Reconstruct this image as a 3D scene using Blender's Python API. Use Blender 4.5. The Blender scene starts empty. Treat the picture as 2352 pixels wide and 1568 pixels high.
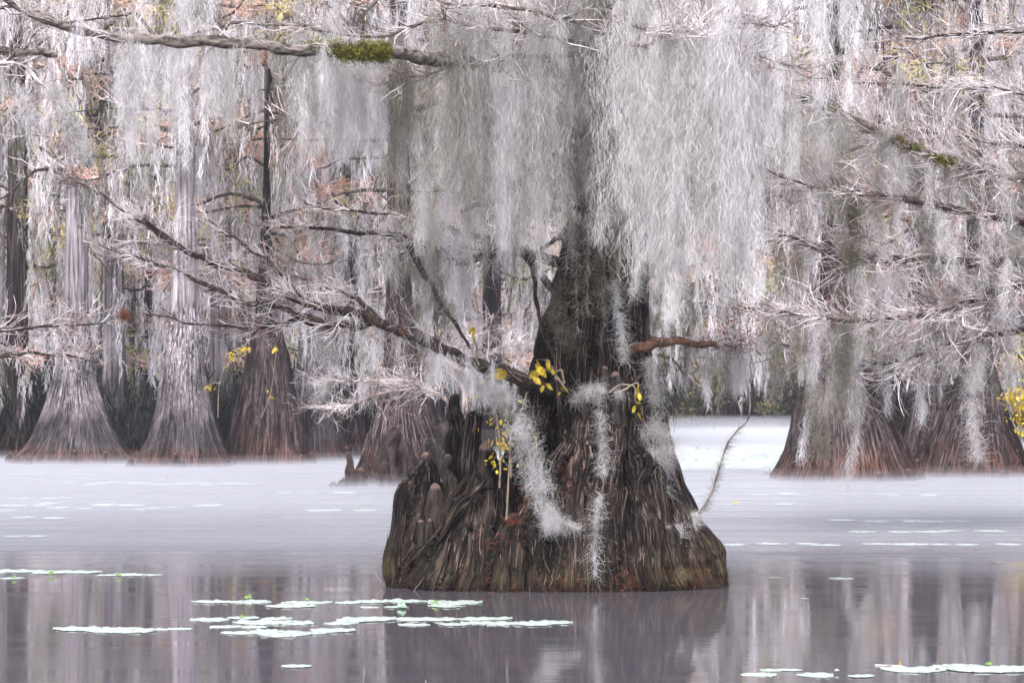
import bpy, math, random
import numpy as np
from mathutils import Vector, kdtree

# ------------------------------------------------------------------ camera, sky, sun, exposure
S = bpy.context.scene
C = S.collection
CH = 2.3                       # camera height above the water
FP = 6533.0                    # focal length in pixels of a 2352 px wide frame (100 mm on 36 mm)
HX, HY = 1176.0, 900.0         # vanishing point of the level camera
cam_d = bpy.data.cameras.new("camera")
cam = bpy.data.objects.new("camera", cam_d)
C.objects.link(cam)
cam.location = (0, 0, CH)
cam.rotation_euler = (math.radians(90), 0, 0)
cam_d.lens = 100
cam_d.sensor_width = 36
cam_d.shift_y = (HY - 784) / 2352.0
cam_d.clip_end = 2000
cam_d.dof.use_dof = True
cam_d.dof.focus_distance = 33.0
cam_d.dof.aperture_fstop = 6.3
S.camera = cam

SUN_EL, SUN_AZ = 52.0, 200.0
world = bpy.data.worlds.new("World")
S.world = world
world.use_nodes = True
wn, wl = world.node_tree.nodes, world.node_tree.links
wn.clear()
wo = wn.new("ShaderNodeOutputWorld")
bg = wn.new("ShaderNodeBackground")
sky = wn.new("ShaderNodeTexSky")
sky.sky_type = 'NISHITA'
sky.sun_disc = False
sky.sun_elevation = math.radians(SUN_EL)
sky.sun_rotation = math.radians(SUN_AZ)
sky.air_density = 1.0
sky.dust_density = 3.0
hs = wn.new("ShaderNodeHueSaturation")
hs.inputs['Saturation'].default_value = 0.30
mixw = wn.new("ShaderNodeMix")
mixw.data_type = 'RGBA'
mixw.blend_type = 'MULTIPLY'
mixw.inputs[0].default_value = 1.0
mixw.inputs[7].default_value = (1.005, 0.985, 1.05, 1)
wl.new(sky.outputs[0], hs.inputs['Color'])
wl.new(hs.outputs[0], mixw.inputs[6])
wl.new(mixw.outputs[2], bg.inputs[0])
bg.inputs[1].default_value = 0.15
wl.new(bg.outputs[0], wo.inputs[0])

sun_d = bpy.data.lights.new("sun", 'SUN')
sun_d.energy = 1.3
sun_d.angle = math.radians(25)
sun_d.color = (1.0, 0.975, 0.97)
sun = bpy.data.objects.new("sun", sun_d)
C.objects.link(sun)
az, el = math.radians(SUN_AZ), math.radians(SUN_EL)
sd = Vector((math.sin(az) * math.cos(el), math.cos(az) * math.cos(el), math.sin(el)))
sun.rotation_euler = sd.to_track_quat('Z', 'Y').to_euler()

S.view_settings.view_transform = 'Standard'
S.view_settings.look = 'None'
S.view_settings.gamma = 1.0
S.view_settings.exposure = 1.78
S.cycles.max_bounces = 5
S.cycles.diffuse_bounces = 3
S.cycles.glossy_bounces = 3
S.cycles.transmission_bounces = 2
S.cycles.volume_bounces = 1
S.cycles.transparent_max_bounces = 8
S.cycles.caustics_reflective = False
S.cycles.use_denoising = True

# ------------------------------------------------------------------ helpers
rng = np.random.default_rng(7)


def W(px, py, Y):
    """a point of the place from where it shows in a 2352 x 1568 frame and its distance"""
    return np.array([(px - HX) * Y / FP, Y, CH - (py - HY) * Y / FP])


def waterY(py):
    return FP * CH / (py - HY)


def _h(ix, iy, iz):
    h = (ix * 374761393 + iy * 668265263 + iz * 2147483647 + 1013904223) & 0xffffffff
    h = ((h ^ (h >> 13)) * 1274126177) & 0xffffffff
    h = ((h ^ (h >> 16)) * 2246822519) & 0xffffffff
    return ((h ^ (h >> 15)) & 0xffff) / 32767.5 - 1.0


def vnoise(p):
    p = np.asarray(p, dtype=np.float64)
    i = np.floor(p).astype(np.int64)
    f = p - i
    f = f * f * (3 - 2 * f)
    r = 0
    for dx in (0, 1):
        wx = f[..., 0] if dx else 1 - f[..., 0]
        for dy in (0, 1):
            wy = f[..., 1] if dy else 1 - f[..., 1]
            for dz in (0, 1):
                wz = f[..., 2] if dz else 1 - f[..., 2]
                r = r + wx * wy * wz * _h(i[..., 0] + dx, i[..., 1] + dy, i[..., 2] + dz)
    return r


class Buf:
    """collects quads as arrays, builds ONE mesh object"""
    def __init__(self):
        self.v, self.f, self.n = [], [], 0
        self.a = []
        self.attr = None

    def add(self, v, f, a=None):
        v = np.asarray(v, dtype=np.float32).reshape(-1, 3)
        self.v.append(v)
        self.f.append(np.asarray(f, dtype=np.int64).reshape(-1, 4) + self.n)
        self.a.append(np.full(len(v), 0.0 if a is None else 0.0, np.float32) if a is None else np.asarray(a, np.float32).reshape(-1))
        self.n += len(v)

    def mesh(self, name, mat=None, smooth=True, attr=None, vec=None):
        v = np.concatenate(self.v)
        f = np.concatenate(self.f)
        me = bpy.data.meshes.new(name)
        me.vertices.add(len(v))
        me.vertices.foreach_set("co", v.ravel())
        me.loops.add(len(f) * 4)
        me.loops.foreach_set("vertex_index", f.astype(np.int32).ravel())
        me.polygons.add(len(f))
        me.polygons.foreach_set("loop_start", np.arange(0, len(f) * 4, 4, dtype=np.int32))
        me.polygons.foreach_set("use_smooth", np.full(len(f), smooth))
        attr = attr or self.attr
        if attr:
            at = me.attributes.new(attr, 'FLOAT', 'POINT')
            at.data.foreach_set("value", np.concatenate(self.a))
        me.update(calc_edges=True)
        if mat:
            me.materials.append(mat)
        return me

    def obj(self, name, mat, parent=None, smooth=True, attr=None):
        o = bpy.data.objects.new(name, self.mesh(name, mat, smooth, attr))
        C.objects.link(o)
        if parent:
            o.parent = parent
        return o


def tag(o, label=None, cat=None, group=None, kind=None):
    if label: o['label'] = label
    if cat: o['category'] = cat
    if group: o['group'] = group
    if kind: o['kind'] = kind
    return o


def empty(name, loc=(0, 0, 0)):
    o = bpy.data.objects.new(name, None)
    o.empty_display_size = 0.3
    o.location = loc
    C.objects.link(o)
    return o


def unit(v):
    return v / np.maximum(np.linalg.norm(v, axis=-1, keepdims=True), 1e-9)


def rnd_unit(n):
    return unit(rng.normal(size=(n, 3)))


def ribbons(buf, P, Wd, side, tone=None):
    """P (N,S,3) centre lines, Wd (N,S) full widths, side (N,3)"""
    N, Sg, _ = P.shape
    off = side[:, None, :] * Wd[..., None] * 0.5
    v = np.stack([P - off, P + off], axis=2).reshape(-1, 3)
    b = (np.arange(N) * Sg * 2)[:, None] + (np.arange(Sg - 1) * 2)[None]
    f = np.stack([b, b + 1, b + 3, b + 2], axis=-1)
    buf.add(v, f, None if tone is None else np.repeat(tone, Sg * 2))


def frames(P):
    T = np.gradient(P, axis=1)
    T = unit(T)
    ref = np.where(np.abs(T[..., 2:3]) > 0.85, np.array([1.0, 0, 0]), np.array([0, 0, 1.0]))
    A = unit(np.cross(T, ref))
    B = np.cross(T, A)
    return T, A, B


def tubes(buf, P, R, k=4, a=None):
    """P (N,S,3), R (N,S) -> k sided tubes"""
    N, Sg, _ = P.shape
    T, A, B = frames(P)
    th = np.arange(k) * 2 * math.pi / k
    v = P[:, :, None, :] + R[:, :, None, None] * (A[:, :, None, :] * np.cos(th)[None, None, :, None]
                                                   + B[:, :, None, :] * np.sin(th)[None, None, :, None])
    b = (np.arange(N) * Sg * k)[:, None, None] + (np.arange(Sg - 1) * k)[None, :, None] + np.arange(k)[None, None]
    nx = np.roll(np.arange(k), -1) - np.arange(k)
    f = np.stack([b, b + nx, b + k + nx, b + k], axis=-1)
    buf.add(v.reshape(-1, 3), f, None if a is None else np.repeat(a, k, axis=1).reshape(-1))


def smooth_path(pts, n, jit=0.0, close=None):
    """Catmull-Rom through the points, n samples; pts (m, d)"""
    p = np.asarray(pts, float)
    m = len(p)
    q = np.vstack([2 * p[0] - p[1], p, 2 * p[-1] - p[-2]])
    t = np.linspace(0, m - 1 - 1e-6, n)
    i = t.astype(int)
    f = (t - i)[:, None]
    a, b, c, d = q[i], q[i + 1], q[i + 2], q[i + 3]
    r = 0.5 * ((2 * b) + (c - a) * f + (2 * a - 5 * b + 4 * c - d) * f ** 2 + (3 * b - a - 3 * c + d) * f ** 3)
    if jit:
        s = rng.uniform(0, 100)
        for k in range(3):
            r[:, k] += jit * vnoise(np.stack([np.arange(n) * 0.35, np.full(n, s + k * 7.7), np.zeros(n)], 1))
    return r


def fibers(buf, start, direc, L, width, curl=0.3, segs=3, tone=None):
    """curly hair-thin ribbons"""
    N = len(start)
    t = np.linspace(0, 1, segs + 1)[None, :, None]
    a, b = rnd_unit(N), rnd_unit(N)
    ph = rng.uniform(0, 6.28, N)[:, None, None]
    w = rng.uniform(2.5, 6.0, N)[:, None, None]
    L = np.broadcast_to(L, (N,))[:, None, None]
    P = start[:, None, :] + direc[:, None, :] * t * L + curl * L * t * (
        a[:, None, :] * np.sin(ph + w * t) + b[:, None, :] * np.cos(ph * 1.7 + w * t))
    side = unit(np.cross(direc, rnd_unit(N)))
    wd = np.broadcast_to(width, (N,))[:, None] * (1.0 - 0.65 * np.linspace(0, 1, segs + 1)[None] ** 2)
    buf.attr = 'tone'
    ribbons(buf, P, wd, side, rng.uniform(0.2, 0.8, N) if tone is None else tone)


def ropes(buf, top, L, rad, per_m, flen, width, sway=0.15, down=0.9, tip=0.25, curl=0.3, segs=3, drift=None):
    """hanging beards of moss: top (R,3), L (R,), rad (R,)"""
    R = len(top)
    L = np.broadcast_to(L, (R,)).astype(float)
    rad = np.broadcast_to(rad, (R,)).astype(float)
    cnt = np.maximum((L * per_m).astype(int), 3)
    idx = np.repeat(np.arange(R), cnt)
    N = len(idx)
    t = rng.random(N) ** 1.08
    sw = rng.normal(size=(R, 3)) * sway
    sw[:, 2] = 0
    if drift is not None:
        sw = sw + drift
    ph = rng.uniform(0, 50, R)
    wob = np.stack([vnoise(np.stack([t * L[idx] * 1.3, ph[idx], t * 0], 1)),
                    vnoise(np.stack([t * L[idx] * 1.3, ph[idx] + 9, t * 0], 1)), t * 0], 1) * (rad[idx] * 0.8)[:, None]
    pos = top[idx] + np.stack([t * 0, t * 0, -t * L[idx]], 1) + sw[idx] * (t ** 1.5 * L[idx])[:, None] + wob
    lump = 1 + 0.5 * vnoise(np.stack([t * L[idx] * 3.1, ph[idx] + 30, t * 0], 1))
    prof = (0.35 + 0.65 * np.minimum(t * 6, 1)) * (1 - (1 - tip) * t ** 1.6) * lump
    off = rng.normal(size=(N, 3)) * 0.5
    off[:, 2] *= 0.3
    pos = pos + off * (rad[idx] * prof)[:, None]
    d = rnd_unit(N) * (1 - down * 0.55)
    d[:, 2] -= down
    d = unit(d)
    tt = 0.5 + 0.75 * vnoise(np.stack([top[:, 0] * 2.6, top[:, 1] * 0.9, top[:, 2] * 0.15], 1)) + rng.uniform(-0.22, 0.22, R)
    tone = np.clip(tt[idx] + rng.normal(size=N) * 0.10, 0, 1)
    fibers(buf, pos, d, flen * rng.uniform(0.5, 1.4, N), width * rng.uniform(0.6, 1.3, N), curl, segs, tone)


def along(P, n, tmin=0.0, tmax=1.0):
    """n random points on paths P (N,S,3) -> pos, tangent, t, idx"""
    N, Sg, _ = P.shape
    i = rng.integers(0, N, n)
    t = rng.uniform(tmin, tmax, n)
    x = t * (Sg - 1 - 1e-4)
    k = x.astype(int)
    f = (x - k)[:, None]
    a, b = P[i, k], P[i, k + 1]
    return a * (1 - f) + b * f, unit(b - a), t, i


def sprouts(P, n, L, ang=(25, 60), flat=0.45, up=0.15, tmin=0.1, tmax=1.0, segs=7, taper=True, bend=0.5):
    """twigs leaving paths P; returns new paths (n, segs+1, 3)"""
    pos, tan, t, idx = along(P, n, tmin, tmax)
    perp = rnd_unit(n)
    perp[:, 2] *= flat
    perp = unit(np.cross(tan, np.cross(perp, tan)))
    a = np.radians(rng.uniform(ang[0], ang[1], n))[:, None]
    d = unit(tan * np.cos(a) + perp * np.sin(a))
    ln = L * rng.uniform(0.35, 1.2, n)
    if taper:
        ln = ln * (1.15 - 0.75 * t)
    st = (ln / segs)[:, None]
    out = [pos]
    curve = rnd_unit(n) * bend * 0.16
    curve[:, 2] = curve[:, 2] * 0.6 + up * 0.2
    p = pos
    for s in range(segs):
        d = unit(d + curve + rng.normal(size=(n, 3)) * 0.09 * bend)
        p = p + d * st
        out.append(p)
    return np.stack(out, 1), ln


def twig_r(P, r0, r1=0.15):
    N, Sg, _ = P.shape
    return np.broadcast_to(r0, (N,))[:, None] * np.linspace(1, r1, Sg)[None]


# ------------------------------------------------------------------ materials
def mat(name, c1, c2, scale=(3, 3, 3), detail=4, rough=0.85, bump=0.0, c3=None, coord='Object', objvar=0.0,
        spec=0.25, ramp=(0.35, 0.65), trans=0.0, attr=None, zones=None, tip=None, bscale=None, tone=0, damp=None):
    m = bpy.data.materials.new(name)
    m.use_nodes = True
    nt = m.node_tree
    n, l = nt.nodes, nt.links
    bs = n['Principled BSDF']
    out = n['Material Output']
    bs.inputs['Roughness'].default_value = rough
    bs.inputs['Specular IOR Level'].default_value = spec
    if attr:
        tc = n.new("ShaderNodeAttribute")
        tc.attribute_name = attr
        src = tc.outputs['Vector']
    else:
        tc = n.new("ShaderNodeTexCoord")
        src = tc.outputs[coord]
    mp = n.new("ShaderNodeMapping")
    mp.inputs['Scale'].default_value = scale
    l.new(src, mp.inputs[0])
    nz = n.new("ShaderNodeTexNoise")
    nz.inputs['Scale'].default_value = 1
    nz.inputs['Detail'].default_value = detail
    nz.inputs['Roughness'].default_value = 0.62
    l.new(mp.outputs[0], nz.inputs[0])
    cr = n.new("ShaderNodeValToRGB")
    cr.color_ramp.elements[0].position = ramp[0]
    cr.color_ramp.elements[1].position = ramp[1]
    cr.color_ramp.elements[0].color = (*c1, 1)
    cr.color_ramp.elements[1].color = (*c2, 1)
    if c3:
        e = cr.color_ramp.elements.new((ramp[0] + ramp[1]) / 2)
        e.color = (*c3, 1)
    if tone:
        ta = n.new("ShaderNodeAttribute")
        ta.attribute_name = 'tone'
        mt = n.new("ShaderNodeMath")
        mt.operation = 'MULTIPLY_ADD'
        mt.inputs[1].default_value = tone
        l.new(ta.outputs['Fac'], mt.inputs[0])
        l.new(nz.outputs[0], mt.inputs[2])
        ms = n.new("ShaderNodeMath")
        ms.operation = 'SUBTRACT'
        ms.inputs[1].default_value = tone / 2
        l.new(mt.outputs[0], ms.inputs[0])
        l.new(ms.outputs[0], cr.inputs[0])
    else:
        l.new(nz.outputs[0], cr.inputs[0])
    col = cr.outputs[0]

    def mixc(fac, a, b, mode='MIX'):
        x = n.new("ShaderNodeMix")
        x.data_type = 'RGBA'
        x.blend_type = mode
        for sock, v in ((x.inputs[0], fac), (x.inputs[6], a), (x.inputs[7], b)):
            if isinstance(v, (int, float)):
                sock.default_value = v
            elif isinstance(v, tuple):
                sock.default_value = (*v, 1)
            else:
                l.new(v, sock)
        return x.outputs[2]

    if zones:
        # real stain zones by height above the water: (z0, z1, colour, strength, patchiness)
        geo = n.new("ShaderNodeNewGeometry")
        sx = n.new("ShaderNodeSeparateXYZ")
        l.new(geo.outputs['Position'], sx.inputs[0])
        for (z0, z1, zc, st, patch) in zones:
            nn = n.new("ShaderNodeTexNoise")
            nn.inputs['Scale'].default_value = patch
            nn.inputs['Detail'].default_value = 5
            l.new(geo.outputs['Position'], nn.inputs[0])
            ad = n.new("ShaderNodeMath")
            ad.operation = 'MULTIPLY_ADD'
            ad.inputs[1].default_value = -(abs(z1 - z0)) * 2.2
            l.new(nn.outputs[0], ad.inputs[0])
            l.new(sx.outputs[2], ad.inputs[2])
            mr = n.new("ShaderNodeMapRange")
            l.new(ad.outputs[0], mr.inputs[0])
            mr.inputs[1].default_value = z0 - abs(z1 - z0) * 1.1
            mr.inputs[2].default_value = z1 - abs(z1 - z0) * 1.1
            mr.inputs[3].default_value = st
            mr.inputs[4].default_value = 0
            k = n.new("ShaderNodeValToRGB")
            dark = tuple(x * 0.12 for x in zc)
            k.color_ramp.elements[0].position = 0.35
            k.color_ramp.elements[1].position = 0.65
            k.color_ramp.elements[0].color = (*dark, 1)
            k.color_ramp.elements[1].color = (*zc, 1)
            l.new(nz.outputs[0], k.inputs[0])
            col = mixc(mr.outputs[0], col, k.outputs[0])
    if damp:          # damp, blackened patches with shapes of their own
        geo = n.new("ShaderNodeNewGeometry")
        pm = n.new("ShaderNodeMapping")
        pm.inputs['Scale'].default_value = (damp[0], damp[0], damp[0] * 0.45)
        l.new(geo.outputs['Position'], pm.inputs[0])
        pn = n.new("ShaderNodeTexNoise")
        pn.inputs['Scale'].default_value = 1
        pn.inputs['Detail'].default_value = 5
        l.new(pm.outputs[0], pn.inputs[0])
        pr = n.new("ShaderNodeMapRange")
        pr.inputs[1].default_value = 0.42
        pr.inputs[2].default_value = 0.60
        pr.inputs[3].default_value = damp[1]
        pr.inputs[4].default_value = 1.0
        l.new(pn.outputs[0], pr.inputs[0])
        hv0 = n.new("ShaderNodeHueSaturation")
        l.new(pr.outputs[0], hv0.inputs['Value'])
        l.new(col, hv0.inputs['Color'])
        col = hv0.outputs[0]
    if tip:
        at = n.new("ShaderNodeAttribute")
        at.attribute_name = 'tip'
        col = mixc(at.outputs['Fac'], col, tip)
    if objvar:
        oi = n.new("ShaderNodeObjectInfo")
        hv = n.new("ShaderNodeHueSaturation")
        mr = n.new("ShaderNodeMapRange")
        l.new(oi.outputs['Random'], mr.inputs[0])
        mr.inputs[3].default_value = 1 - objvar
        mr.inputs[4].default_value = 1 + objvar
        l.new(mr.outputs[0], hv.inputs['Value'])
        l.new(col, hv.inputs['Color'])
        col = hv.outputs[0]
    l.new(col, bs.inputs['Base Color'])
    if bump:
        bnz = nz
        if bscale:
            mp2 = n.new("ShaderNodeMapping")
            mp2.inputs['Scale'].default_value = bscale
            l.new(src, mp2.inputs[0])
            bnz = n.new("ShaderNodeTexNoise")
            bnz.inputs['Scale'].default_value = 1
            bnz.inputs['Detail'].default_value = 6
            bnz.inputs['Roughness'].default_value = 0.65
            l.new(mp2.outputs[0], bnz.inputs[0])
        bp = n.new("ShaderNodeBump")
        bp.inputs['Strength'].default_value = 1.0
        bp.inputs['Distance'].default_value = bump
        l.new(bnz.outputs[0], bp.inputs['Height'])
        l.new(bp.outputs[0], bs.inputs['Normal'])
    if trans:
        tr = n.new("ShaderNodeBsdfTranslucent")
        l.new(col, tr.inputs[0])
        mx = n.new("ShaderNodeMixShader")
        mx.inputs[0].default_value = trans
        l.new(bs.outputs[0], mx.inputs[1])
        l.new(tr.outputs[0], mx.inputs[2])
        l.new(mx.outputs[0], out.inputs[0])
    return m


M_moss = mat("moss_near", (0.20, 0.19, 0.145), (0.72, 0.70, 0.705), (1.3, 1.3, 0.3), 3, 0.9, c3=(0.48, 0.46, 0.445), trans=0.35, spec=0.1, ramp=(0.16, 0.80), tone=0.85)
M_mossdk = mat("moss_olive", (0.07, 0.062, 0.038), (0.26, 0.24, 0.19), (3, 3, 0.6), 3, 0.9, trans=0.25, spec=0.1)
M_mossw = mat("moss_white", (0.30, 0.29, 0.27), (0.64, 0.63, 0.63), (4, 4, 2), 3, 0.9, trans=0.3, spec=0.1, tone=0.5)
M_mossf = mat("moss_far", (0.07, 0.07, 0.045), (0.68, 0.65, 0.68), (0.5, 0.5, 0.14), 3, 0.9, c3=(0.42, 0.40, 0.38), objvar=0.22, trans=0.3, spec=0.1, ramp=(0.20, 0.78), tone=0.75)
M_twig = mat("twig_pale", (0.15, 0.11, 0.10), (0.70, 0.65, 0.645), (2.5, 2.5, 2.5), 4, 0.75, spec=0.2, ramp=(0.40, 0.62))
M_twigd = mat("twig_brown", (0.07, 0.048, 0.04), (0.42, 0.35, 0.32), (4, 4, 4), 3, 0.8)
M_twigf = mat("twig_far", (0.38, 0.30, 0.29), (0.74, 0.66, 0.65), (0.5, 0.5, 0.5), 2, 0.85, objvar=0.1)
M_branch = mat("branch_bark", (0.008, 0.006, 0.005), (0.075, 0.055, 0.045), (9, 9, 9), 5, 0.8, bump=0.03, bscale=(18, 18, 18))
M_limb = mat("limb_bark", (0.008, 0.006, 0.005), (0.22, 0.19, 0.165), (7, 18, 18), 5, 0.85, bump=0.03, bscale=(8, 30, 30))
M_greenmoss = mat("green_moss", (0.03, 0.03, 0.008), (0.19, 0.18, 0.03), (14, 14, 14), 3, 0.95, trans=0.2)
M_rust = mat("rust_needles", (0.035, 0.011, 0.007), (0.20, 0.066, 0.026), (9, 9, 9), 3, 0.85, trans=0.2)
M_rustp = mat("rust_foliage", (0.50, 0.24, 0.17), (0.74, 0.52, 0.42), (0.8, 0.8, 0.8), 3, 0.9, trans=0.35, objvar=0.1)
M_olive = mat("olive_foliage", (0.22, 0.24, 0.08), (0.62, 0.52, 0.24), (0.6, 0.6, 0.6), 3, 0.9, trans=0.35, objvar=0.1)
M_yellow = mat("yellow_leaf", (0.30, 0.18, 0.015), (0.66, 0.52, 0.05), (14, 14, 14), 2, 0.5, trans=0.4)
M_bark = mat("main_bark", (0.004, 0.003, 0.003), (0.20, 0.145, 0.12), (38, 38, 1.0), 7, 0.8, attr='bark', c3=(0.024, 0.017, 0.015), damp=(2.6, 0.22),
             ramp=(0.43, 0.62), bump=0.08, bscale=(30, 30, 1.1), spec=0.15,
             zones=[(0.25, 1.3, (0.15, 0.105, 0.08), 0.7, 1.6), (0.1, 0.7, (0.10, 0.078, 0.022), 0.6, 1.1), (0.02, 0.14, (0.02, 0.012, 0.009), 0.9, 2.5)])
M_barkf = mat("cypress_bark", (0.05, 0.04, 0.042), (0.52, 0.47, 0.51), (13, 13, 0.45), 8, 0.85, c3=(0.29, 0.255, 0.265), ramp=(0.34, 0.64),
              bump=0.16, bscale=(11, 11, 0.45), spec=0.1, damp=(0.8, 0.55),
              zones=[(1.3, 3.3, (0.042, 0.045, 0.048), 0.94, 0.7), (0.1, 0.7, (0.12, 0.058, 0.043), 0.65, 1.4)])
M_barkd = mat("dark_cypress_bark", (0.006, 0.005, 0.005), (0.15, 0.11, 0.108), (12, 12, 0.45), 8, 0.85, c3=(0.036, 0.026, 0.027), ramp=(0.36, 0.66),
              bump=0.16, bscale=(11, 11, 0.45), spec=0.1, damp=(0.8, 0.4), zones=[(0.15, 1.1, (0.11, 0.052, 0.038), 0.6, 1.2)])
M_strip = mat('bark_strip', (0.004, 0.003, 0.003), (0.17, 0.125, 0.098), (5, 5, 2), 3, 0.8, c3=(0.028, 0.021, 0.018), tone=0.9, ramp=(0.15, 0.95), spec=0.1)
M_stripf = mat('far_bark_strip', (0.02, 0.016, 0.016), (0.60, 0.54, 0.57), (2, 2, 0.5), 3, 0.85, c3=(0.22, 0.19, 0.20), tone=0.9, ramp=(0.15, 0.95), spec=0.1,
               zones=[(1.3, 3.3, (0.055, 0.045, 0.047), 0.88, 0.7), (0.1, 0.7, (0.17, 0.08, 0.06), 0.65, 1.4)])
M_stripd = mat('dark_bark_strip', (0.006, 0.005, 0.005), (0.14, 0.105, 0.102), (2, 2, 0.5), 3, 0.85, c3=(0.038, 0.029, 0.029), tone=0.9, ramp=(0.15, 0.95), spec=0.1,
               zones=[(0.15, 1.1, (0.15, 0.07, 0.05), 0.6, 1.2)])
M_stem = mat('shrub_stem', (0.09, 0.075, 0.05), (0.24, 0.20, 0.15), (9, 9, 9), 3, 0.8)
M_knee = mat("knee_bark", (0.006, 0.005, 0.005), (0.055, 0.041, 0.035), (24, 24, 3), 6, 0.75, bump=0.05, bscale=(30, 30, 5), spec=0.15, tip=(0.13, 0.09, 0.078))
M_kneef = mat("far_knee_bark", (0.006, 0.005, 0.005), (0.055, 0.040, 0.037), (9, 9, 2), 6, 0.85, bump=0.12, spec=0.1, tip=(0.19, 0.105, 0.09),
              zones=[(0.05, 0.5, (0.085, 0.04, 0.03), 0.5, 1.5)])
M_pad = mat("pad_leaf", (0.15, 0.185, 0.155), (0.38, 0.43, 0.39), (9, 9, 9), 4, 0.5, spec=0.35)
M_padg = mat("green_pad", (0.06, 0.13, 0.025), (0.17, 0.27, 0.07), (9, 9, 9), 2, 0.4)
M_padu = mat("pad_curl", (0.12, 0.24, 0.13), (0.32, 0.45, 0.33), (9, 9, 9), 2, 0.4)
M_shrub = mat("far_shrub_leaf", (0.02, 0.035, 0.02), (0.17, 0.14, 0.06), (0.4, 0.4, 0.4), 3, 0.8, trans=0.2)
M_gapshade = mat('gap_shade', (0.006, 0.007, 0.008), (0.045, 0.045, 0.04), (0.5, 0.5, 0.5), 3, 0.85, trans=0.15, spec=0.1)  # near-black colour stands in for the shade under the canopy
M_bank = mat("bank_soil", (0.04, 0.035, 0.03), (0.12, 0.10, 0.08), (0.4, 0.4, 0.4), 4, 0.95)

# water: dark body, calm mirror near the camera, wind-ruffled band farther out
M_water = bpy.data.materials.new("lake_water")
M_water.use_nodes = True
n_, l_ = M_water.node_tree.nodes, M_water.node_tree.links
bs_ = n_['Principled BSDF']
bs_.inputs['Base Color'].default_value = (0.064, 0.060, 0.068, 1)
bs_.inputs['IOR'].default_value = 1.33
bs_.inputs['Specular IOR Level'].default_value = 0.5
tc_ = n_.new("ShaderNodeTexCoord")
sx_ = n_.new("ShaderNodeSeparateXYZ")
l_.new(tc_.outputs['Object'], sx_.inputs[0])
mp_ = n_.new("ShaderNodeMapping")
mp_.inputs['Scale'].default_value = (0.05, 0.35, 1)
l_.new(tc_.outputs['Object'], mp_.inputs[0])
nz_ = n_.new("ShaderNodeTexNoise")
nz_.inputs['Scale'].default_value = 1
nz_.inputs['Detail'].default_value = 3
l_.new(mp_.outputs[0], nz_.inputs[0])
ad_ = n_.new("ShaderNodeMath")
ad_.operation = 'MULTIPLY_ADD'
ad_.inputs[1].default_value = 16.0
l_.new(nz_.outputs[0], ad_.inputs[0])
l_.new(sx_.outputs[1], ad_.inputs[2])
rr_ = n_.new("ShaderNodeMapRange")          # y + noise -> how ruffled
rr_.interpolation_type = 'SMOOTHSTEP'
rr_.inputs[1].default_value = 43
rr_.inputs[2].default_value = 54
rr_.inputs[3].default_value = 0
rr_.inputs[4].default_value = 1
l_.new(ad_.outputs[0], rr_.inputs[0])
ro_ = n_.new("ShaderNodeMapRange")
ro_.inputs[3].default_value = 0.07
ro_.inputs[4].default_value = 0.55
l_.new(rr_.outputs[0], ro_.inputs[0])
ms_ = n_.new("ShaderNodeMapping")
ms_.inputs['Scale'].default_value = (0.10, 1.3, 1)
l_.new(tc_.outputs['Object'], ms_.inputs[0])
ns_ = n_.new("ShaderNodeTexNoise")
ns_.inputs['Scale'].default_value = 1
ns_.inputs['Detail'].default_value = 4
l_.new(ms_.outputs[0], ns_.inputs[0])
mr_ = n_.new("ShaderNodeMapRange")
mr_.inputs[1].default_value = 0.38
mr_.inputs[2].default_value = 0.62
mr_.inputs[3].default_value = 0.45
mr_.inputs[4].default_value = 1.25
l_.new(ns_.outputs[0], mr_.inputs[0])
mm_ = n_.new("ShaderNodeMath")
mm_.operation = 'MULTIPLY'
l_.new(ro_.outputs[0], mm_.inputs[0])
l_.new(mr_.outputs[0], mm_.inputs[1])
l_.new(mm_.outputs[0], bs_.inputs['Roughness'])
mw_ = n_.new("ShaderNodeMapping")
mw_.inputs['Scale'].default_value = (0.35, 4.5, 1)
l_.new(tc_.outputs['Object'], mw_.inputs[0])
wv_ = n_.new("ShaderNodeTexNoise")
wv_.inputs['Scale'].default_value = 1
wv_.inputs['Detail'].default_value = 2
l_.new(mw_.outputs[0], wv_.inputs[0])
bh_ = n_.new("ShaderNodeMapRange")
bh_.inputs[3].default_value = 0.0008
bh_.inputs[4].default_value = 0.012
l_.new(rr_.outputs[0], bh_.inputs[0])
bp_ = n_.new("ShaderNodeBump")
l_.new(wv_.outputs[0], bp_.inputs['Height'])
l_.new(bh_.outputs[0], bp_.inputs['Distance'])
l_.new(bp_.outputs[0], bs_.inputs['Normal'])


# ------------------------------------------------------------------ the setting
def sheet(name, x0, x1, y0, y1, z, m, nx=2, ny=2, zf=None):
    xs, ys = np.linspace(x0, x1, nx), np.linspace(y0, y1, ny)
    X, Y = np.meshgrid(xs, ys)
    Z = np.full_like(X, z) if zf is None else zf(X, Y)
    b = Buf()
    i = (np.arange(ny - 1)[:, None] * nx + np.arange(nx - 1)[None])
    b.add(np.stack([X, Y, Z], -1), np.stack([i, i + 1, i + nx + 1, i + nx], -1))
    o = b.obj(name, m)
    o['kind'] = 'structure'
    return o


sheet('water', -600, 600, -60, 400, 0.0, M_water)
sheet('ground', -600, 600, 178, 900, 0, M_bank, 120, 60,
      lambda X, Y: -0.5 + np.clip((Y - 178) / 6, 0, 1) * 0.9 + 0.25 * vnoise(np.stack([X * .2, Y * .2, X * 0], -1)) + np.clip(Y - 200, 0, 700) * 0.004)


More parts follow.
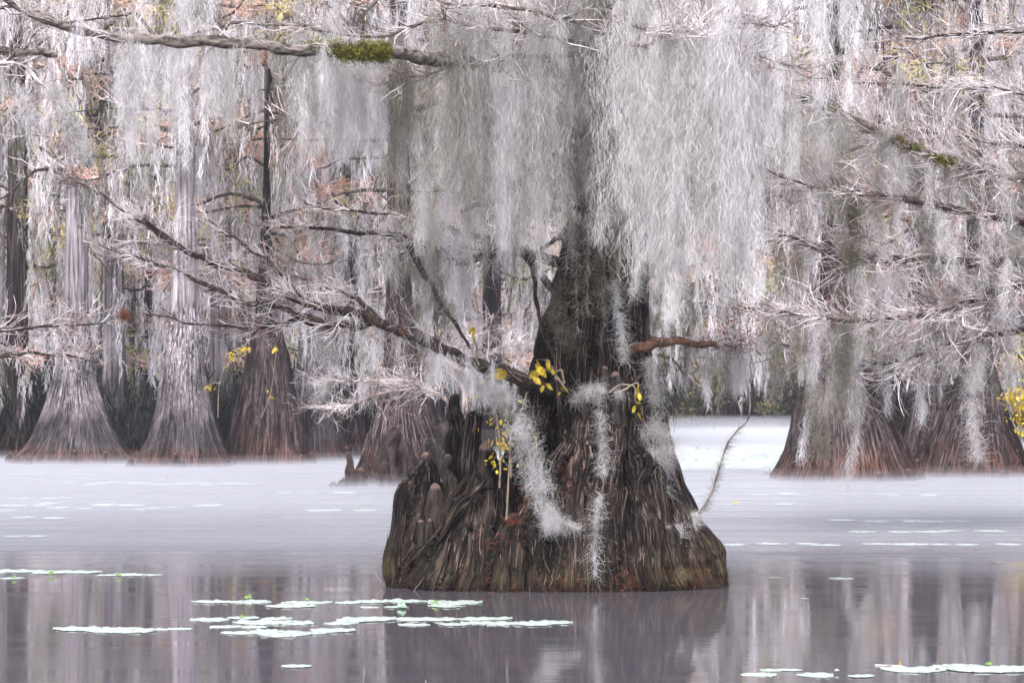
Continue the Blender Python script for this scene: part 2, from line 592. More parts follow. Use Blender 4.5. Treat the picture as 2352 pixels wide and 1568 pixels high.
# ------------------------------------------------------------------ background cypress trees
def trunk_obj(prof, Y, seed, m, parent=None, flutes=11, amp=0.10, lean=0.0, ztop=19.0, name='trunk', K=88, strips=0):
    """prof: rows (z, centre_x, radius) from the water up; a fluted, flaring cypress bole"""
    r_ = np.random.default_rng(seed)
    p = np.array(prof, float)
    zt = max(p[-1, 0] + 1, ztop)
    p = np.vstack([[p[0, 0] - 0.5, p[0, 1], p[0, 2] * 1.04], p, [zt, p[-1, 1] + lean, p[-1, 2] * 0.45]])
    zs = np.concatenate([np.arange(p[0, 0], 5.5, 0.11), np.arange(5.5, zt, 0.45), [zt]])
    cx = np.interp(zs, p[:, 0], p[:, 1])
    rr = np.interp(zs, p[:, 0], p[:, 2])
    k = np.ones(5) / 5
    n5 = (zs < 5.3)
    rr_s = rr.copy()
    rr_s[2:-2] = np.convolve(rr, k, 'valid')
    rr = np.where(n5, rr_s, rr)
    th = np.linspace(0, 2 * math.pi, K, endpoint=False)
    ph = np.sort(r_.uniform(0, 6.283, flutes))
    am = r_.uniform(0.5, 1.2, flutes)
    rt = p[-2, 2]
    F = np.zeros((len(zs), K))
    for a, q in zip(ph, am):
        d = np.angle(np.exp(1j * (th[None] - a - 0.05 * np.sin(zs[:, None] * 1.7 + a * 5))))
        F += q * np.exp(-(d / (1.8 / flutes)) ** 2)
    F = F - F.mean()
    fl = np.clip((rr / rt - 1) / 2.0, 0.10, 1.3)[:, None]
    R = rr[:, None] * (1 + amp * fl * F)
    X, Z = np.cos(th)[None] * rr[:, None], np.repeat(zs[:, None], K, 1)
    Yy = np.sin(th)[None] * rr[:, None]
    R += 0.035 * vnoise(np.stack([X * 7 + seed, Yy * 7, Z * 0.55], -1)) + 0.02 * vnoise(np.stack([X * 14, Yy * 14 + seed, Z * 1.2], -1))
    R += 0.05 * fl * vnoise(np.stack([X * 2, Yy * 2 + seed * 3, Z * 0.9], -1))
    v = np.stack([cx[:, None] + R * np.cos(th)[None], Y * 0 + R * np.sin(th)[None], Z], -1)
    b = Buf()
    i = np.arange(len(zs) - 1)[:, None] * K
    j = np.arange(K)[None]
    jn = (j + 1) % K
    b.add(v, np.stack([i + j, i + jn, i + K + jn, i + K + j], -1))
    if strips:
        nz_ = int(np.searchsorted(zs, 5.4))
        i0 = r_.integers(3, max(nz_ - 9, 4), strips)
        j0 = r_.uniform(K * 0.5, K, strips) if True else 0
        ln = r_.integers(3, 9, strips)
        q = np.linspace(0, 1, 5)
        ii = i0[:, None] + ln[:, None] * q[None]
        a_, b_ = np.floor(ii).astype(int), ii - np.floor(ii)
        ja = np.floor(j0).astype(int) % K
        jb = (ja + 1) % K
        fj = (j0 - np.floor(j0))[:, None, None]
        va = v[a_, ja[:, None]] * (1 - b_)[..., None] + v[a_ + 1, ja[:, None]] * b_[..., None]
        vb = v[a_, jb[:, None]] * (1 - b_)[..., None] + v[a_ + 1, jb[:, None]] * b_[..., None]
        P_ = va * (1 - fj) + vb * fj
        th_ = j0 / K * 2 * math.pi
        out = np.stack([np.cos(th_), np.sin(th_), th_ * 0], 1)
        P_ = P_ + out[:, None] * (0.012 + 0.02 * np.abs(q * 2 - 1)[None, :, None] ** 3)
        sd_ = unit(np.stack([-np.sin(th_), np.cos(th_), th_ * 0], 1) + out * r_.normal(size=(strips, 1)) * 0.3)
        sb = Buf()
        sb.attr = 'tone'
        ribbons(sb, P_, r_.uniform(0.012, 0.04, strips)[:, None] * np.sin(np.linspace(.3, 2.85, 5))[None], sd_, r_.random(strips) ** 1.2)
        sb.obj('bark_strips', M_stripf if m is M_barkf else M_stripd, parent)
    return b.obj(name, m, parent)


def px_prof(rows, Y, x0):
    out = []
    for (py, xl, xr) in rows:
        z = CH - (py - HY) * Y / FP
        out.append((z, ((xl + xr) / 2 - HX) * Y / FP - x0, (xr - xl) / 2 * Y / FP))
    return out


def crown_meshes(seed, z0, z1, spread, nb, nmoss, lmoss, rust=0.5, front_clear=None):
    """branches, twigs, moss and leaf sprays of one background cypress, around its own origin"""
    global rng
    keep, rng = rng, np.random.default_rng(seed)
    hz = np.sort(rng.uniform(z0, z1, nb))
    azm = rng.uniform(0, 6.283, nb)
    if front_clear:
        azm = np.where(np.sin(azm) < -0.35, azm + math.pi, azm)
    P = []
    for h, a in zip(hz, azm):
        ln = spread * rng.uniform(0.6, 1.1) * (1 - 0.35 * (h - z0) / (z1 - z0 + .01))
        d = np.array([math.cos(a), math.sin(a), 0])
        pts = [np.array([0, 0, h]) + d * 0.1, np.array([0, 0, h + 0.25 * rng.normal()]) + d * ln * 0.35,
               np.array([0, 0, h + 0.4 * rng.normal()]) + d * ln * 0.7 + rng.normal(size=3) * 0.25,
               np.array([0, 0, h + 0.5 * rng.normal()]) + d * ln + rng.normal(size=3) * 0.4]
        P.append(smooth_path(pts, 10, 0.12))
    P = np.array(P)
    bb, tb, mb, rb, ob = Buf(), Buf(), Buf(), Buf(), Buf()
    tubes(bb, P, twig_r(P, rng.uniform(0.05, 0.10, nb), 0.2), 5)
    Q, _ = sprouts(P, nb * 7, spread * 0.38, (30, 70), 0.5, 0.1)
    tubes(tb, Q, twig_r(Q, 0.020, 0.35), 3)
    Q2, _ = sprouts(Q, nb * 18, spread * 0.26, (20, 60), 0.6, 0.2, segs=5, bend=1.0)
    tubes(tb, Q2, twig_r(Q2, 0.011, 0.5), 3)
    allp = np.concatenate([P[:, ::1][:, :8], Q])
    top, _, _, _ = along(allp, nmoss)
    L = lmoss * rng.uniform(0.35, 1.25, nmoss)
    L = np.minimum(L, np.maximum(top[:, 2] - 1.2 - rng.uniform(0, 1.3, nmoss), 0.4))
    ropes(mb, top, L, rng.uniform(0.07, 0.20, nmoss), 26, 0.38, 0.020, sway=0.05, down=1.2, curl=0.22, segs=2)
    nr = int(nb * 55 * rust)
    sub = Q[rng.choice(len(Q), max(4, len(Q) // 9), replace=False)]
    pos, tan, _, _ = along(sub, nr * 2)
    fibers(rb, pos + rng.normal(size=(nr * 2, 3)) * np.array([.28, .28, .14]), unit(tan + rnd_unit(nr * 2) * 0.9), 0.24, 0.04, 0.3, 2)
    sub = Q[rng.choice(len(Q), max(4, len(Q) // 12), replace=False)]
    pos, tan, _, _ = along(sub, nr)
    fibers(ob, pos + rng.normal(size=(nr, 3)) * np.array([.3, .3, .3]), unit(rnd_unit(nr) * 0.8 - np.array([0, 0, 0.6])), 0.30, 0.045, 0.3, 2)
    r = (bb.mesh('branch', M_branch), tb.mesh('twigs', M_twigf), mb.mesh('spanish_moss', M_mossf),
         rb.mesh('rust_leaves', M_rustp), ob.mesh('olive_leaves', M_olive))
    rng = keep
    return r


def dress(root, crown, rot=0.0, sc=1.0, zs=1.0, parts=(0, 1, 2, 3, 4), moss_label=None):
    names = ('branches', 'twigs', 'spanish_moss', 'rust_leaves', 'olive_leaves')
    for i in parts:
        o = bpy.data.objects.new(names[i], crown[i])
        o.rotation_euler = (0, 0, rot)
        o.scale = (sc, sc, zs)
        C.objects.link(o)
        o.parent = root


CR = [crown_meshes(100 + i, 3.0, 19, 3.8, 26, 210, 3.4, 0.55) for i in range(3)]           # full, mossy to near the water
CRH = [crown_meshes(200 + i, 9.2, 18, 4.2, 18, 150, 2.3, 0.6) for i in range(2)]           # high crown: bole bare below
CRL = [crown_meshes(300 + i, 5.6, 19, 4.0, 24, 190, 2.6, 0.9, True) for i in range(2)]


def litter(root, Y, rad, n, x=0.0, r0=0.8, depth=0.9, name='needle_litter', m=None, h=0.15, w=0.02, L=0.25):
    th = rng.uniform(0, 6.283, n)
    r = rad * rng.uniform(r0, 1.06, n)
    s = np.stack([x + r * np.cos(th), depth * r * np.sin(th), np.abs(rng.normal(size=n)) * h + 0.01], 1)
    b = Buf()
    fibers(b, s, unit(rnd_unit(n) + np.array([0, 0, 0.3])), L, w, 0.4, 2)
    return b.obj(name, m or M_rust, root)


def far_knee(root, x, y, h, r, seed, tipc=1.0):
    r_ = np.random.default_rng(seed)
    ns, K = 14, 10
    t = np.linspace(0, 1, ns)
    path = np.stack([x + 0.05 * np.sin(t * 3 + seed), y + t * 0, -0.15 + (h + 0.15) * t], 1)
    rad = r * (1.2 - 0.5 * t) * (1 + 0.13 * np.sin(t * 9 + seed))
    rad[-3:] *= np.array([0.97, 0.8, 0.3])
    b = Buf()
    a = np.clip((t - 0.9) / 0.06, 0, 1)[None] * tipc
    tubes(b, path[None], rad[None], K, a)
    v = b.v[0]
    v += (unit((v - np.array([x, y, 0])) * np.array([1, 1, 0.05])) * r * (0.28 * vnoise(v * np.array([11, 11, 5]) + seed) + 0.14 * vnoise(v * np.array([30, 30, 8]) + seed))[:, None]).astype(np.float32)
    v[:, 0] += (0.16 * math.sin(seed * 2.3) * np.maximum(v[:, 2], 0)).astype(np.float32)
    o = b.obj('knee', M_kneef, root, attr='tip')
    return o


def cypress(name_label, rows, base_py, m, crown, rot, seed, cat='tree', group=None, amp=0.10, flutes=11,
            sc=1.0, knees=0, ztop=19.0, lit=200, parts=(0, 1, 2, 3, 4), Y=None, lean=0.0):
    Yb = waterY(base_py) if Y is None else Y
    rows = [rows[0]] + list(rows)
    xb = ((rows[0][1] + rows[0][2]) / 2 - HX) * Yb / FP
    rb = (rows[0][2] - rows[0][1]) / 2 * Yb / FP
    Yc = Yb + rb * 0.75
    prof = [(CH - (py - HY) * Yb / FP, ((xl + xr) / 2 - HX) * Yc / FP - xb * Yc / Yb, (xr - xl) / 2 * Yc / FP) for (py, xl, xr) in rows[1:]]
    prof[0] = (0.0, prof[0][1], prof[0][2])
    root = empty('bald_cypress', (xb * Yc / Yb, Yc, 0))
    tag(root, name_label, cat, group)
    trunk_obj(prof, Yc, seed, m, root, flutes, amp, lean, ztop, strips=2600 if lit else 0)
    if crown is not None:
        dress(root, crown, rot, sc, 1.0, parts)
    if lit:
        litter(root, Yc, rb * 1.02, lit)
    for k in range(knees):
        a = rng.uniform(math.pi * 1.02, math.pi * 1.98)
        rr = rb * rng.uniform(1.0, 1.12)
        far_knee(root, rr * math.cos(a), rr * math.sin(a), rng.uniform(0.2, 0.5), rng.uniform(0.07, 0.13), seed * 10 + k)
    return root


cypress('tall straight cypress second from the left, broad fluted dark base and pale grey bole', [(1065, 22, 308), (1040, 45, 290), (1000, 78, 262), (950, 102, 240), (900, 116, 226), (850, 130, 216), (780, 140, 209), (700, 146, 204), (600, 150, 203), (450, 151, 203), (300, 154, 200)],
        1065, M_barkf, CRH[0], 0.4, 11, knees=7, lit=500)
cypress('straight cypress third from the left with silvery bark patch above a brown flared base', [(1073, 305, 527), (1045, 318, 515), (1000, 336, 503), (950, 352, 488), (900, 363, 478), (850, 373, 470), (780, 385, 463), (700, 393, 458), (600, 398, 452), (450, 402, 448), (300, 405, 445)],
        1073, M_barkf, CRH[1], 1.9, 12, knees=4, lit=300)
cypress('pale cypress bole cut by the left edge of the photo', [(1008, -75, 34), (960, -62, 24), (900, -52, 20), (800, -45, 17), (650, -42, 14), (500, -40, 14)],
        1008, M_barkf, CRL[0], 0.0, 13, knees=0, lit=100)
cypress('wide dark cypress buttress with reddish foot behind and right of the silvery bole', [(1066, 520, 722), (1040, 530, 712), (1000, 540, 706), (950, 550, 696), (900, 560, 686), (820, 578, 668), (700, 592, 636), (500, 602, 622), (300, 607, 617)],
        1066, M_barkd, CRL[1], 0.3, 14, knees=3, lit=300, amp=0.16, ztop=17)
cypress('slim pinkish-grey cypress on the dark buttress right of the silvery bole', [(1058, 640, 802), (1030, 645, 792), (1000, 654, 782), (950, 664, 770), (880, 675, 757), (780, 690, 738), (650, 693, 733), (450, 697, 730)],
        1058, M_barkf, CRL[0], 2.2, 15, knees=3, lit=300, amp=0.16)
S_tree = cypress('cypress ringed by many dark knees, just left of the big foreground stump', [(1112, 800, 1085), (1080, 820, 1062), (1030, 838, 1040), (980, 850, 1015), (930, 866, 990), (880, 880, 975), (800, 885, 955), (650, 888, 945), (450, 890, 940), (250, 893, 938)],
        1112, M_barkd, CRH[0], 2.6, 16, knees=0, lit=900, amp=0.15)
cypress('broad reddish-brown cypress base at right, moss hanging down its front', [(1105, 1776, 2112), (1070, 1796, 2096), (1030, 1812, 2075), (980, 1826, 2050), (930, 1838, 2020), (870, 1852, 1990), (800, 1866, 1965), (700, 1880, 1945), (500, 1890, 1935), (300, 1895, 1930)],
        1105, M_barkd, CRL[1], 1.2, 17, knees=2, lit=500, amp=0.16)
cypress('dark cypress base at the right edge, behind the broad reddish one', [(1096, 2085, 2362), (1050, 2110, 2345), (1000, 2135, 2326), (950, 2160, 2310), (900, 2185, 2298), (850, 2205, 2285), (750, 2215, 2272), (600, 2220, 2268), (300, 2225, 2262)],
        1096, M_barkd, CRH[1], 3.0, 18, knees=4, lit=400, amp=0.18)
cypress('dark fluted cypress base wedged between the reddish base and the right-edge base', [(1099, 2010, 2262), (1060, 2028, 2244), (1010, 2050, 2222), (960, 2068, 2200), (900, 2088, 2180), (840, 2102, 2165), (750, 2110, 2155), (600, 2116, 2148)],
        1099, M_barkd, CRL[0], 1.7, 19, knees=3, lit=400, amp=0.18, Y=78.5)
# knees round the middle cypress, left to right as the photo shows them
kx = [(845, 1112, 62, 13), (862, 1110, 130, 20), (885, 1113, 150, 24), (905, 1116, 108, 18), (925, 1114, 96, 16), (880, 1118, 74, 15), (947, 1116, 122, 20),
      (968, 1117, 92, 18), (985, 1116, 128, 22), (1005, 1115, 110, 18), (1022, 1114, 140, 22), (1040, 1112, 168, 24), (1060, 1110, 190, 24), (828, 1117, 50, 16),
      (812, 1118, 92, 11), (935, 1119, 60, 14), (958, 1119, 48, 14), (995, 1119, 70, 15), (790, 1118, 22, 16), (770, 1118, 13, 14), (1030, 1118, 80, 16)]
sx0, sy0 = S_tree.location.x, S_tree.location.y
for i, (px, py, hpx, rpx) in enumerate(kx):
    Yk = waterY(py)
    far_knee(S_tree, (px - HX) * Yk / FP - sx0, Yk + 0.2 - sy0, hpx * 0.86 * Yk / FP, rpx * 1.0 * Yk / FP, 40 + i, 0.9 if i % 3 == 1 else 0.0)
# three dead side branches low on its bole
b = Buf()
for pts in ([(905, 318), (800, 322), (700, 322), (640, 318)], [(900, 357), (850, 360), (780, 370), (737, 386)], [(905, 440), (840, 432), (780, 448), (725, 472)]):
    q = [W(x, y, sy0 - 0.3) - np.array([sx0, sy0, 0]) for x, y in pts]
    p = smooth_path(q, 14, 0.05)[None]
    bb = Buf()
    tubes(bb, p, np.linspace(0.06, 0.025, 14)[None], 6)
    bb.obj('branch', M_branch, S_tree)

# second and third rows, each tree its own trunk shape
ORD = ['leftmost', 'second', 'third', 'fourth', 'fifth', 'sixth', 'seventh', 'eighth', 'ninth', 'tenth', 'eleventh', 'twelfth', 'thirteenth', 'fourteenth', 'fifteenth',
       'sixteenth', 'seventeenth', 'eighteenth', 'nineteenth', 'twentieth', 'twenty-first', 'twenty-second', 'twenty-third', 'twenty-fourth', 'twenty-fifth', 'twenty-sixth', 'twenty-seventh', 'twenty-eighth', 'twenty-ninth']


def ordl(k):
    return 'leftmost' if k == 0 else ORD[k] + ' from the left'


def near(px):
    L_ = [(175, 'the tall left bole'), (425, 'the silvery bole'), (620, 'the wide dark buttress'), (720, 'the slim pinkish bole'), (925, 'the knee-ringed cypress'),
          (1380, 'the great stump'), (1940, 'the reddish base'), (2240, 'the right-edge base')]
    x, nm = min(L_, key=lambda q: abs(q[0] - px))
    return ('just left of ' if px < x else 'just right of ') + nm


row_b = [(-10, 116), (40, 98), (118, 150), (262, 99), (300, 140), (345, 108), (508, 100), (560, 118), (640, 135), (752, 112), (808, 97), (985, 112), (1070, 124),
         (1130, 108), (1205, 132), (1270, 118), (1340, 128), (1470, 116), (1945, 118), (2020, 128), (2100, 112), (2165, 132), (2232, 118), (2330, 124), (2400, 112)]
for i, (px, Y) in enumerate(row_b):
    w = rng.uniform(14, 24) * 110 / Y
    f = rng.uniform(1.6, 2.6)
    hp = HY + FP * CH / Y
    lab_b = 'slim second-row cypress, ' + ordl(i) + ', ' + near(px)
    r = cypress(lab_b, [(hp, px - w * f, px + w * f), (hp - 40, px - w * 1.6, px + w * 1.6), (hp - 110, px - w * 1.15, px + w * 1.15), (hp - 300, px - w, px + w), (300, px - w * .85, px + w * .85)],
                hp, M_barkd if i % 3 else M_barkf, CR[i % 3], rng.uniform(0, 6.28), 60 + i, group='slim cypresses in the second row', sc=rng.uniform(0.95, 1.2), lit=0, ztop=21, lean=rng.normal() * 0.5)
row_c = [(x, rng.uniform(145, 172)) for x in list(range(-60, 1500, 92))] + [(1545, 186), (1612, 190), (1672, 184), (1735, 189), (1800, 185)] + [(x, rng.uniform(145, 172)) for x in range(1880, 2400, 92)]
for i, (px, Y) in enumerate(row_c):
    px = px + rng.uniform(-20, 20)
    w = rng.uniform(9, 17)
    hp = HY + FP * CH / Y
    r = cypress('thin third-row cypress, ' + ordl(i) + ', ' + near(px), [(hp, px - w * 2, px + w * 2), (hp - 30, px - w * 1.4, px + w * 1.4), (hp - 110, px - w, px + w), (200, px - w * .8, px + w * .8)],
                hp, M_barkd, CR[(i + 1) % 3], rng.uniform(0, 6.28), 160 + i, group='thin cypresses in the third row', sc=rng.uniform(1.1, 1.4), lit=0, ztop=26, parts=(0, 1, 2, 3, 4))
    for o in r.children:
        if o.name.startswith(('branches', 'twigs', 'spanish', 'rust', 'olive')):
            o.scale.z = 1.25

# the wood on the far shore reads as one mass
fw = Buf()
nt_ = 150
fx = rng.uniform(-60, 60, nt_)
fy = rng.uniform(183, 225, nt_)
P = np.stack([np.stack([fx + k * 0.2 * rng.normal(size=nt_), fy, np.full(nt_, -0.3 + k * 7.5)], 1) for k in range(6)], 1)
tubes(fw, P, twig_r(P, rng.uniform(0.2, 0.5, nt_), 0.4) * np.array([2.0, 1, 1, 1, 1, 1])[None], 7)
ft = fw.obj('far_wood', M_barkd)
tag(ft, 'many thin distant trunks standing on the far shore', 'forest', kind='stuff')
fm = Buf()
nm = 6500
top = np.stack([rng.uniform(-62, 62, nm), rng.uniform(180, 222, nm), rng.uniform(3.5, 42, nm)], 1)
ropes(fm, top, np.minimum(rng.uniform(2, 6, nm), top[:, 2] - 0.9), rng.uniform(0.2, 0.5, nm), 16, 0.7, 0.055, sway=0.04, down=1.2, segs=2, curl=0.2)
tag(fm.obj('far_moss', M_mossf), 'grey moss curtains filling the distant wood', 'moss', kind='stuff')
fs = Buf()
nc = 330
cc = np.stack([rng.uniform(-62, 62, nc), rng.uniform(179, 190, nc), rng.uniform(0.4, 7.5, nc)], 1)
rr = rng.uniform(0.6, 1.8, nc)
idx = np.repeat(np.arange(nc), 260)
s = cc[idx] + rng.normal(size=(len(idx), 3)) * (rr[idx] * 0.5)[:, None]
fibers(fs, s, rnd_unit(len(idx)), 0.3, 0.11, 0.2, 2)
tag(fs.obj('far_shrubs', M_shrub), 'dark green and russet undergrowth along the far shore', 'shrubs', kind='stuff')
fs = Buf()  # added stems, coloured nearly black to darken the gaps like canopy shade
nc = 520
px_ = rng.uniform(-80, 2440, nc)
px_ = px_[(px_ < 1480) | (px_ > 1925)]
nc = len(px_)
Yy_ = rng.uniform(124, 174, nc)
Yy_ = np.where((px_ < 860) & (rng.random(nc) < 0.5), rng.uniform(97, 112, nc), Yy_)
cc = np.stack([(px_ - HX) * Yy_ / FP, Yy_, rng.uniform(0.1, 1, nc) * np.where(Yy_ < 115, rng.choice([0.4, 0.9, 2.0], nc), 3.0)], 1)
rr = rng.uniform(0.7, 1.7, nc)
idx = np.repeat(np.arange(nc), 240)
s = cc[idx] + rng.normal(size=(len(idx), 3)) * (rr[idx] * 0.5)[:, None]
s[:, 2] = np.abs(s[:, 2])
fibers(fs, s, unit(rnd_unit(len(idx)) + np.array([0, 0, 2.2])), 0.75, 0.07, 0.15, 2)
tag(fs.obj('shade_stems', M_gapshade), 'added near-black stems standing in for the shade between the far trunks', 'shrubs', kind='stuff')

# ------------------------------------------------------------------ the great foreground cypress
YM = 33.9
MT = empty('bald_cypress', (0, 0, 0))
m0 = W(1370, 1340, YM)
MT.location = (m0[0], YM, 0)
tag(MT, 'huge gnarled foreground cypress with dark fluted base, knees and ragged trunk', 'tree')
ML = np.array([m0[0], YM, 0.0])


def ML_W(px, py, Y):
    return W(px, py, Y) - ML


# columns of the base: (px, py, depth offset from YM, radius px)
cols = [
    # the stems
    [(1385, 1400, .55, 210), (1380, 1250, .55, 165), (1375, 1120, .5, 130), (1368, 1000, .4, 105), (1362, 900, .3, 92), (1352, 800, .15, 78), (1345, 700, .05, 68), (1345, 600, 0, 56), (1352, 450, 0, 52), (1360, 300, 0, 46), (1368, 150, 0, 40), (1372, -50, .05, 35), (1375, -400, .1, 28), (1378, -900, .1, 16)],
    [(1500, 1380, .35, 95), (1480, 1200, .3, 74), (1470, 1050, .15, 54), (1462, 900, 0, 42), (1456, 780, 0, 33), (1450, 650, 0, 31), (1442, 500, .05, 30), (1430, 350, .1, 30), (1415, 200, .1, 26), (1395, 80, .1, 20)],
    [(1400, 1000, .35, 75), (1408, 850, .3, 62), (1412, 700, .3, 52), (1410, 550, .3, 44), (1402, 400, .25, 36), (1390, 250, .2, 28)],
    [(1180, 1400, .6, 130), (1190, 1250, .65, 100), (1200, 1120, .6, 70), (1225, 1000, .4, 52), (1245, 900, .2, 48), (1262, 800, .05, 36), (1290, 680, 0, 26), (1305, 580, .0, 18)],
    # left block
    [(906, 1362, -.35, 24), (914, 1300, -.3, 25), (930, 1200, -.2, 25), (943, 1120, -.15, 23), (952, 1088, -.1, 18), (956, 1078, -.1, 9)],
    [(940, 1366, -.40, 34), (950, 1280, -.3, 33), (965, 1180, -.2, 32), (978, 1110, -.1, 28), (984, 1075, -.1, 22), (986, 1060, -.1, 12)],
    [(985, 1372, -.1, 45), (1000, 1280, 0, 42), (1010, 1200, .1, 36), (1012, 1120, .15, 22)],
    [(925, 1366, .15, 40), (945, 1250, .25, 36), (965, 1130, .3, 28), (972, 1085, .3, 18)],
    # tall broken columns of the left side
    [(1050, 1380, .2, 55), (1058, 1250, .25, 45), (1062, 1120, .3, 33), (1055, 1060, .3, 27), (1048, 1020, .3, 29), (1050, 960, .3, 18), (1046, 912, .3, 10)],
    [(1082, 1385, .0, 52), (1085, 1280, .05, 42), (1088, 1180, .1, 33), (1080, 1080, .1, 24), (1080, 1010, .1, 22), (1086, 965, .1, 21), (1090, 950, .1, 12)],
    [(1115, 1385, -.25, 36), (1112, 1280, -.2, 30), (1110, 1180, -.1, 24), (1112, 1100, -.05, 19), (1115, 1055, -.05, 16)],
    [(1120, 1260, .3, 60), (1130, 1130, .3, 45), (1120, 1040, .35, 24)],
    # great diagonal roots sweeping to the left
    [(955, 1352, -.75, 20), (985, 1310, -.68, 21), (1020, 1250, -.55, 22), (1050, 1190, -.4, 22), (1078, 1130, -.25, 19), (1092, 1070, -.1, 14)],
    [(992, 1360, -.85, 22), (1015, 1310, -.75, 23), (1045, 1240, -.6, 24), (1072, 1170, -.4, 22), (1090, 1110, -.25, 16)],
    [(1030, 1364, -.95, 20), (1050, 1300, -.82, 24), (1075, 1220, -.65, 24), (1092, 1140, -.4, 18)],
    [(1068, 1366, -1.0, 18), (1080, 1300, -.9, 22), (1098, 1220, -.7, 22), (1105, 1150, -.45, 17)],
    [(1102, 1368, -1.02, 17), (1108, 1300, -.92, 20), (1116, 1220, -.75, 20), (1120, 1140, -.45, 15)],
    # front roots
    [(1150, 1370, -1.05, 24), (1155, 1300, -.95, 22), (1160, 1240, -.8, 20), (1170, 1190, -.7, 12)],
    [(1190, 1372, -1.05, 20), (1192, 1300, -.98, 19), (1205, 1210, -.8, 22), (1228, 1130, -.55, 20), (1236, 1090, -.45, 10)],
    [(1232, 1374, -1.08, 22), (1235, 1310, -1.0, 21), (1240, 1230, -.85, 24), (1262, 1140, -.6, 24), (1275, 1060, -.4, 20)],
    [(1275, 1374, -1.08, 24), (1278, 1310, -1.0, 24), (1290, 1220, -.85, 20), (1300, 1120, -.6, 22), (1302, 1040, -.4, 24), (1296, 985, -.3, 15)],
    [(1315, 1374, -1.08, 26), (1312, 1300, -1.0, 26), (1318, 1200, -.85, 22), (1328, 1100, -.65, 26), (1345, 1000, -.45, 28), (1352, 950, -.35, 24), (1354, 915, -.3, 12)],
    [(1355, 1372, -1.05, 24), (1352, 1300, -.98, 24), (1362, 1200, -.85, 25), (1378, 1100, -.65, 25), (1395, 1000, -.5, 22), (1400, 930, -.4, 17)],
    [(1400, 1370, -1.0, 30), (1395, 1290, -.95, 28), (1398, 1200, -.85, 24), (1405, 1120, -.75, 26), (1415, 1040, -.6, 24), (1422, 950, -.4, 20), (1425, 880, -.3, 14)],
    [(1450, 1366, -.95, 30), (1432, 1290, -.92, 30), (1424, 1220, -.88, 30), (1420, 1170, -.85, 27), (1426, 1130, -.8, 22)],
    [(1500, 1366, -.9, 42), (1488, 1290, -.9, 52), (1480, 1230, -.85, 44), (1468, 1150, -.65, 30), (1455, 1060, -.45, 26), (1450, 960, -.3, 20), (1446, 880, -.2, 14)],
    [(1560, 1362, -.75, 38), (1540, 1290, -.75, 44), (1520, 1210, -.7, 38), (1500, 1120, -.55, 28), (1485, 1030, -.35, 26), (1475, 940, -.2, 20)],
    [(1612, 1362, -.5, 40), (1592, 1290, -.5, 38), (1565, 1210, -.45, 32), (1538, 1120, -.3, 26), (1518, 1030, -.2, 22), (1500, 940, -.1, 17), (1488, 860, 0, 14)],
    [(1650, 1366, -.15, 34), (1630, 1290, -.1, 34), (1592, 1210, -.05, 30), (1560, 1140, 0, 24), (1540, 1060, 0, 18), (1528, 1000, .0, 16), (1512, 940, .0, 13)],
    [(1600, 1370, .4, 60), (1560, 1240, .4, 55), (1520, 1100, .3, 45)],
    # creases up the stems
    [(1300, 1010, -.15, 20), (1292, 900, -.22, 17), (1285, 800, -.2, 14), (1300, 700, -.2, 12), (1310, 600, -.18, 9)],
    [(1330, 960, -.25, 17), (1335, 840, -.3, 16), (1345, 720, -.28, 14), (1350, 600, -.22, 12), (1358, 480, -.22, 11), (1362, 360, -.2, 9)],
    [(1385, 900, -.25, 15), (1386, 800, -.25, 13), (1382, 700, -.25, 12), (1385, 600, -.22, 11), (1392, 500, -.2, 9)],
    [(1240, 1010, -.1, 26), (1238, 930, 0, 22), (1245, 850, .05, 17), (1258, 780, .0, 13)],
]
_r = np.random.default_rng(5)
for _i in range(30):       # small roots and ridges wandering down the face
    x0 = _r.uniform(905, 1650)
    top = _r.uniform(1080, 1290) if x0 < 1200 or x0 > 1560 else _r.uniform(900, 1260)
    y, x, c = 1372.0, x0, []
    sl = (1385 - x0) / 900.0
    while y > top:
        e = (x - 1280) / 400.0
        sh = 1 - (1372 - y) / 520.0 * 0.62
        d = -1.1 * math.sqrt(max(0.03, 1 - e * e)) * sh
        c.append((x, y, d, _r.uniform(5, 13) * (1.5 if y > 1330 else 1)))
        y -= _r.uniform(28, 46)
        x += sl * 36 + _r.normal() * 11
    if len(c) > 2:
        c[-1] = (c[-1][0], c[-1][1], c[-1][2] + .12, 4)
        cols.append(c)
b = Buf()
kd_pts, kd_id = [], []
col_P = []
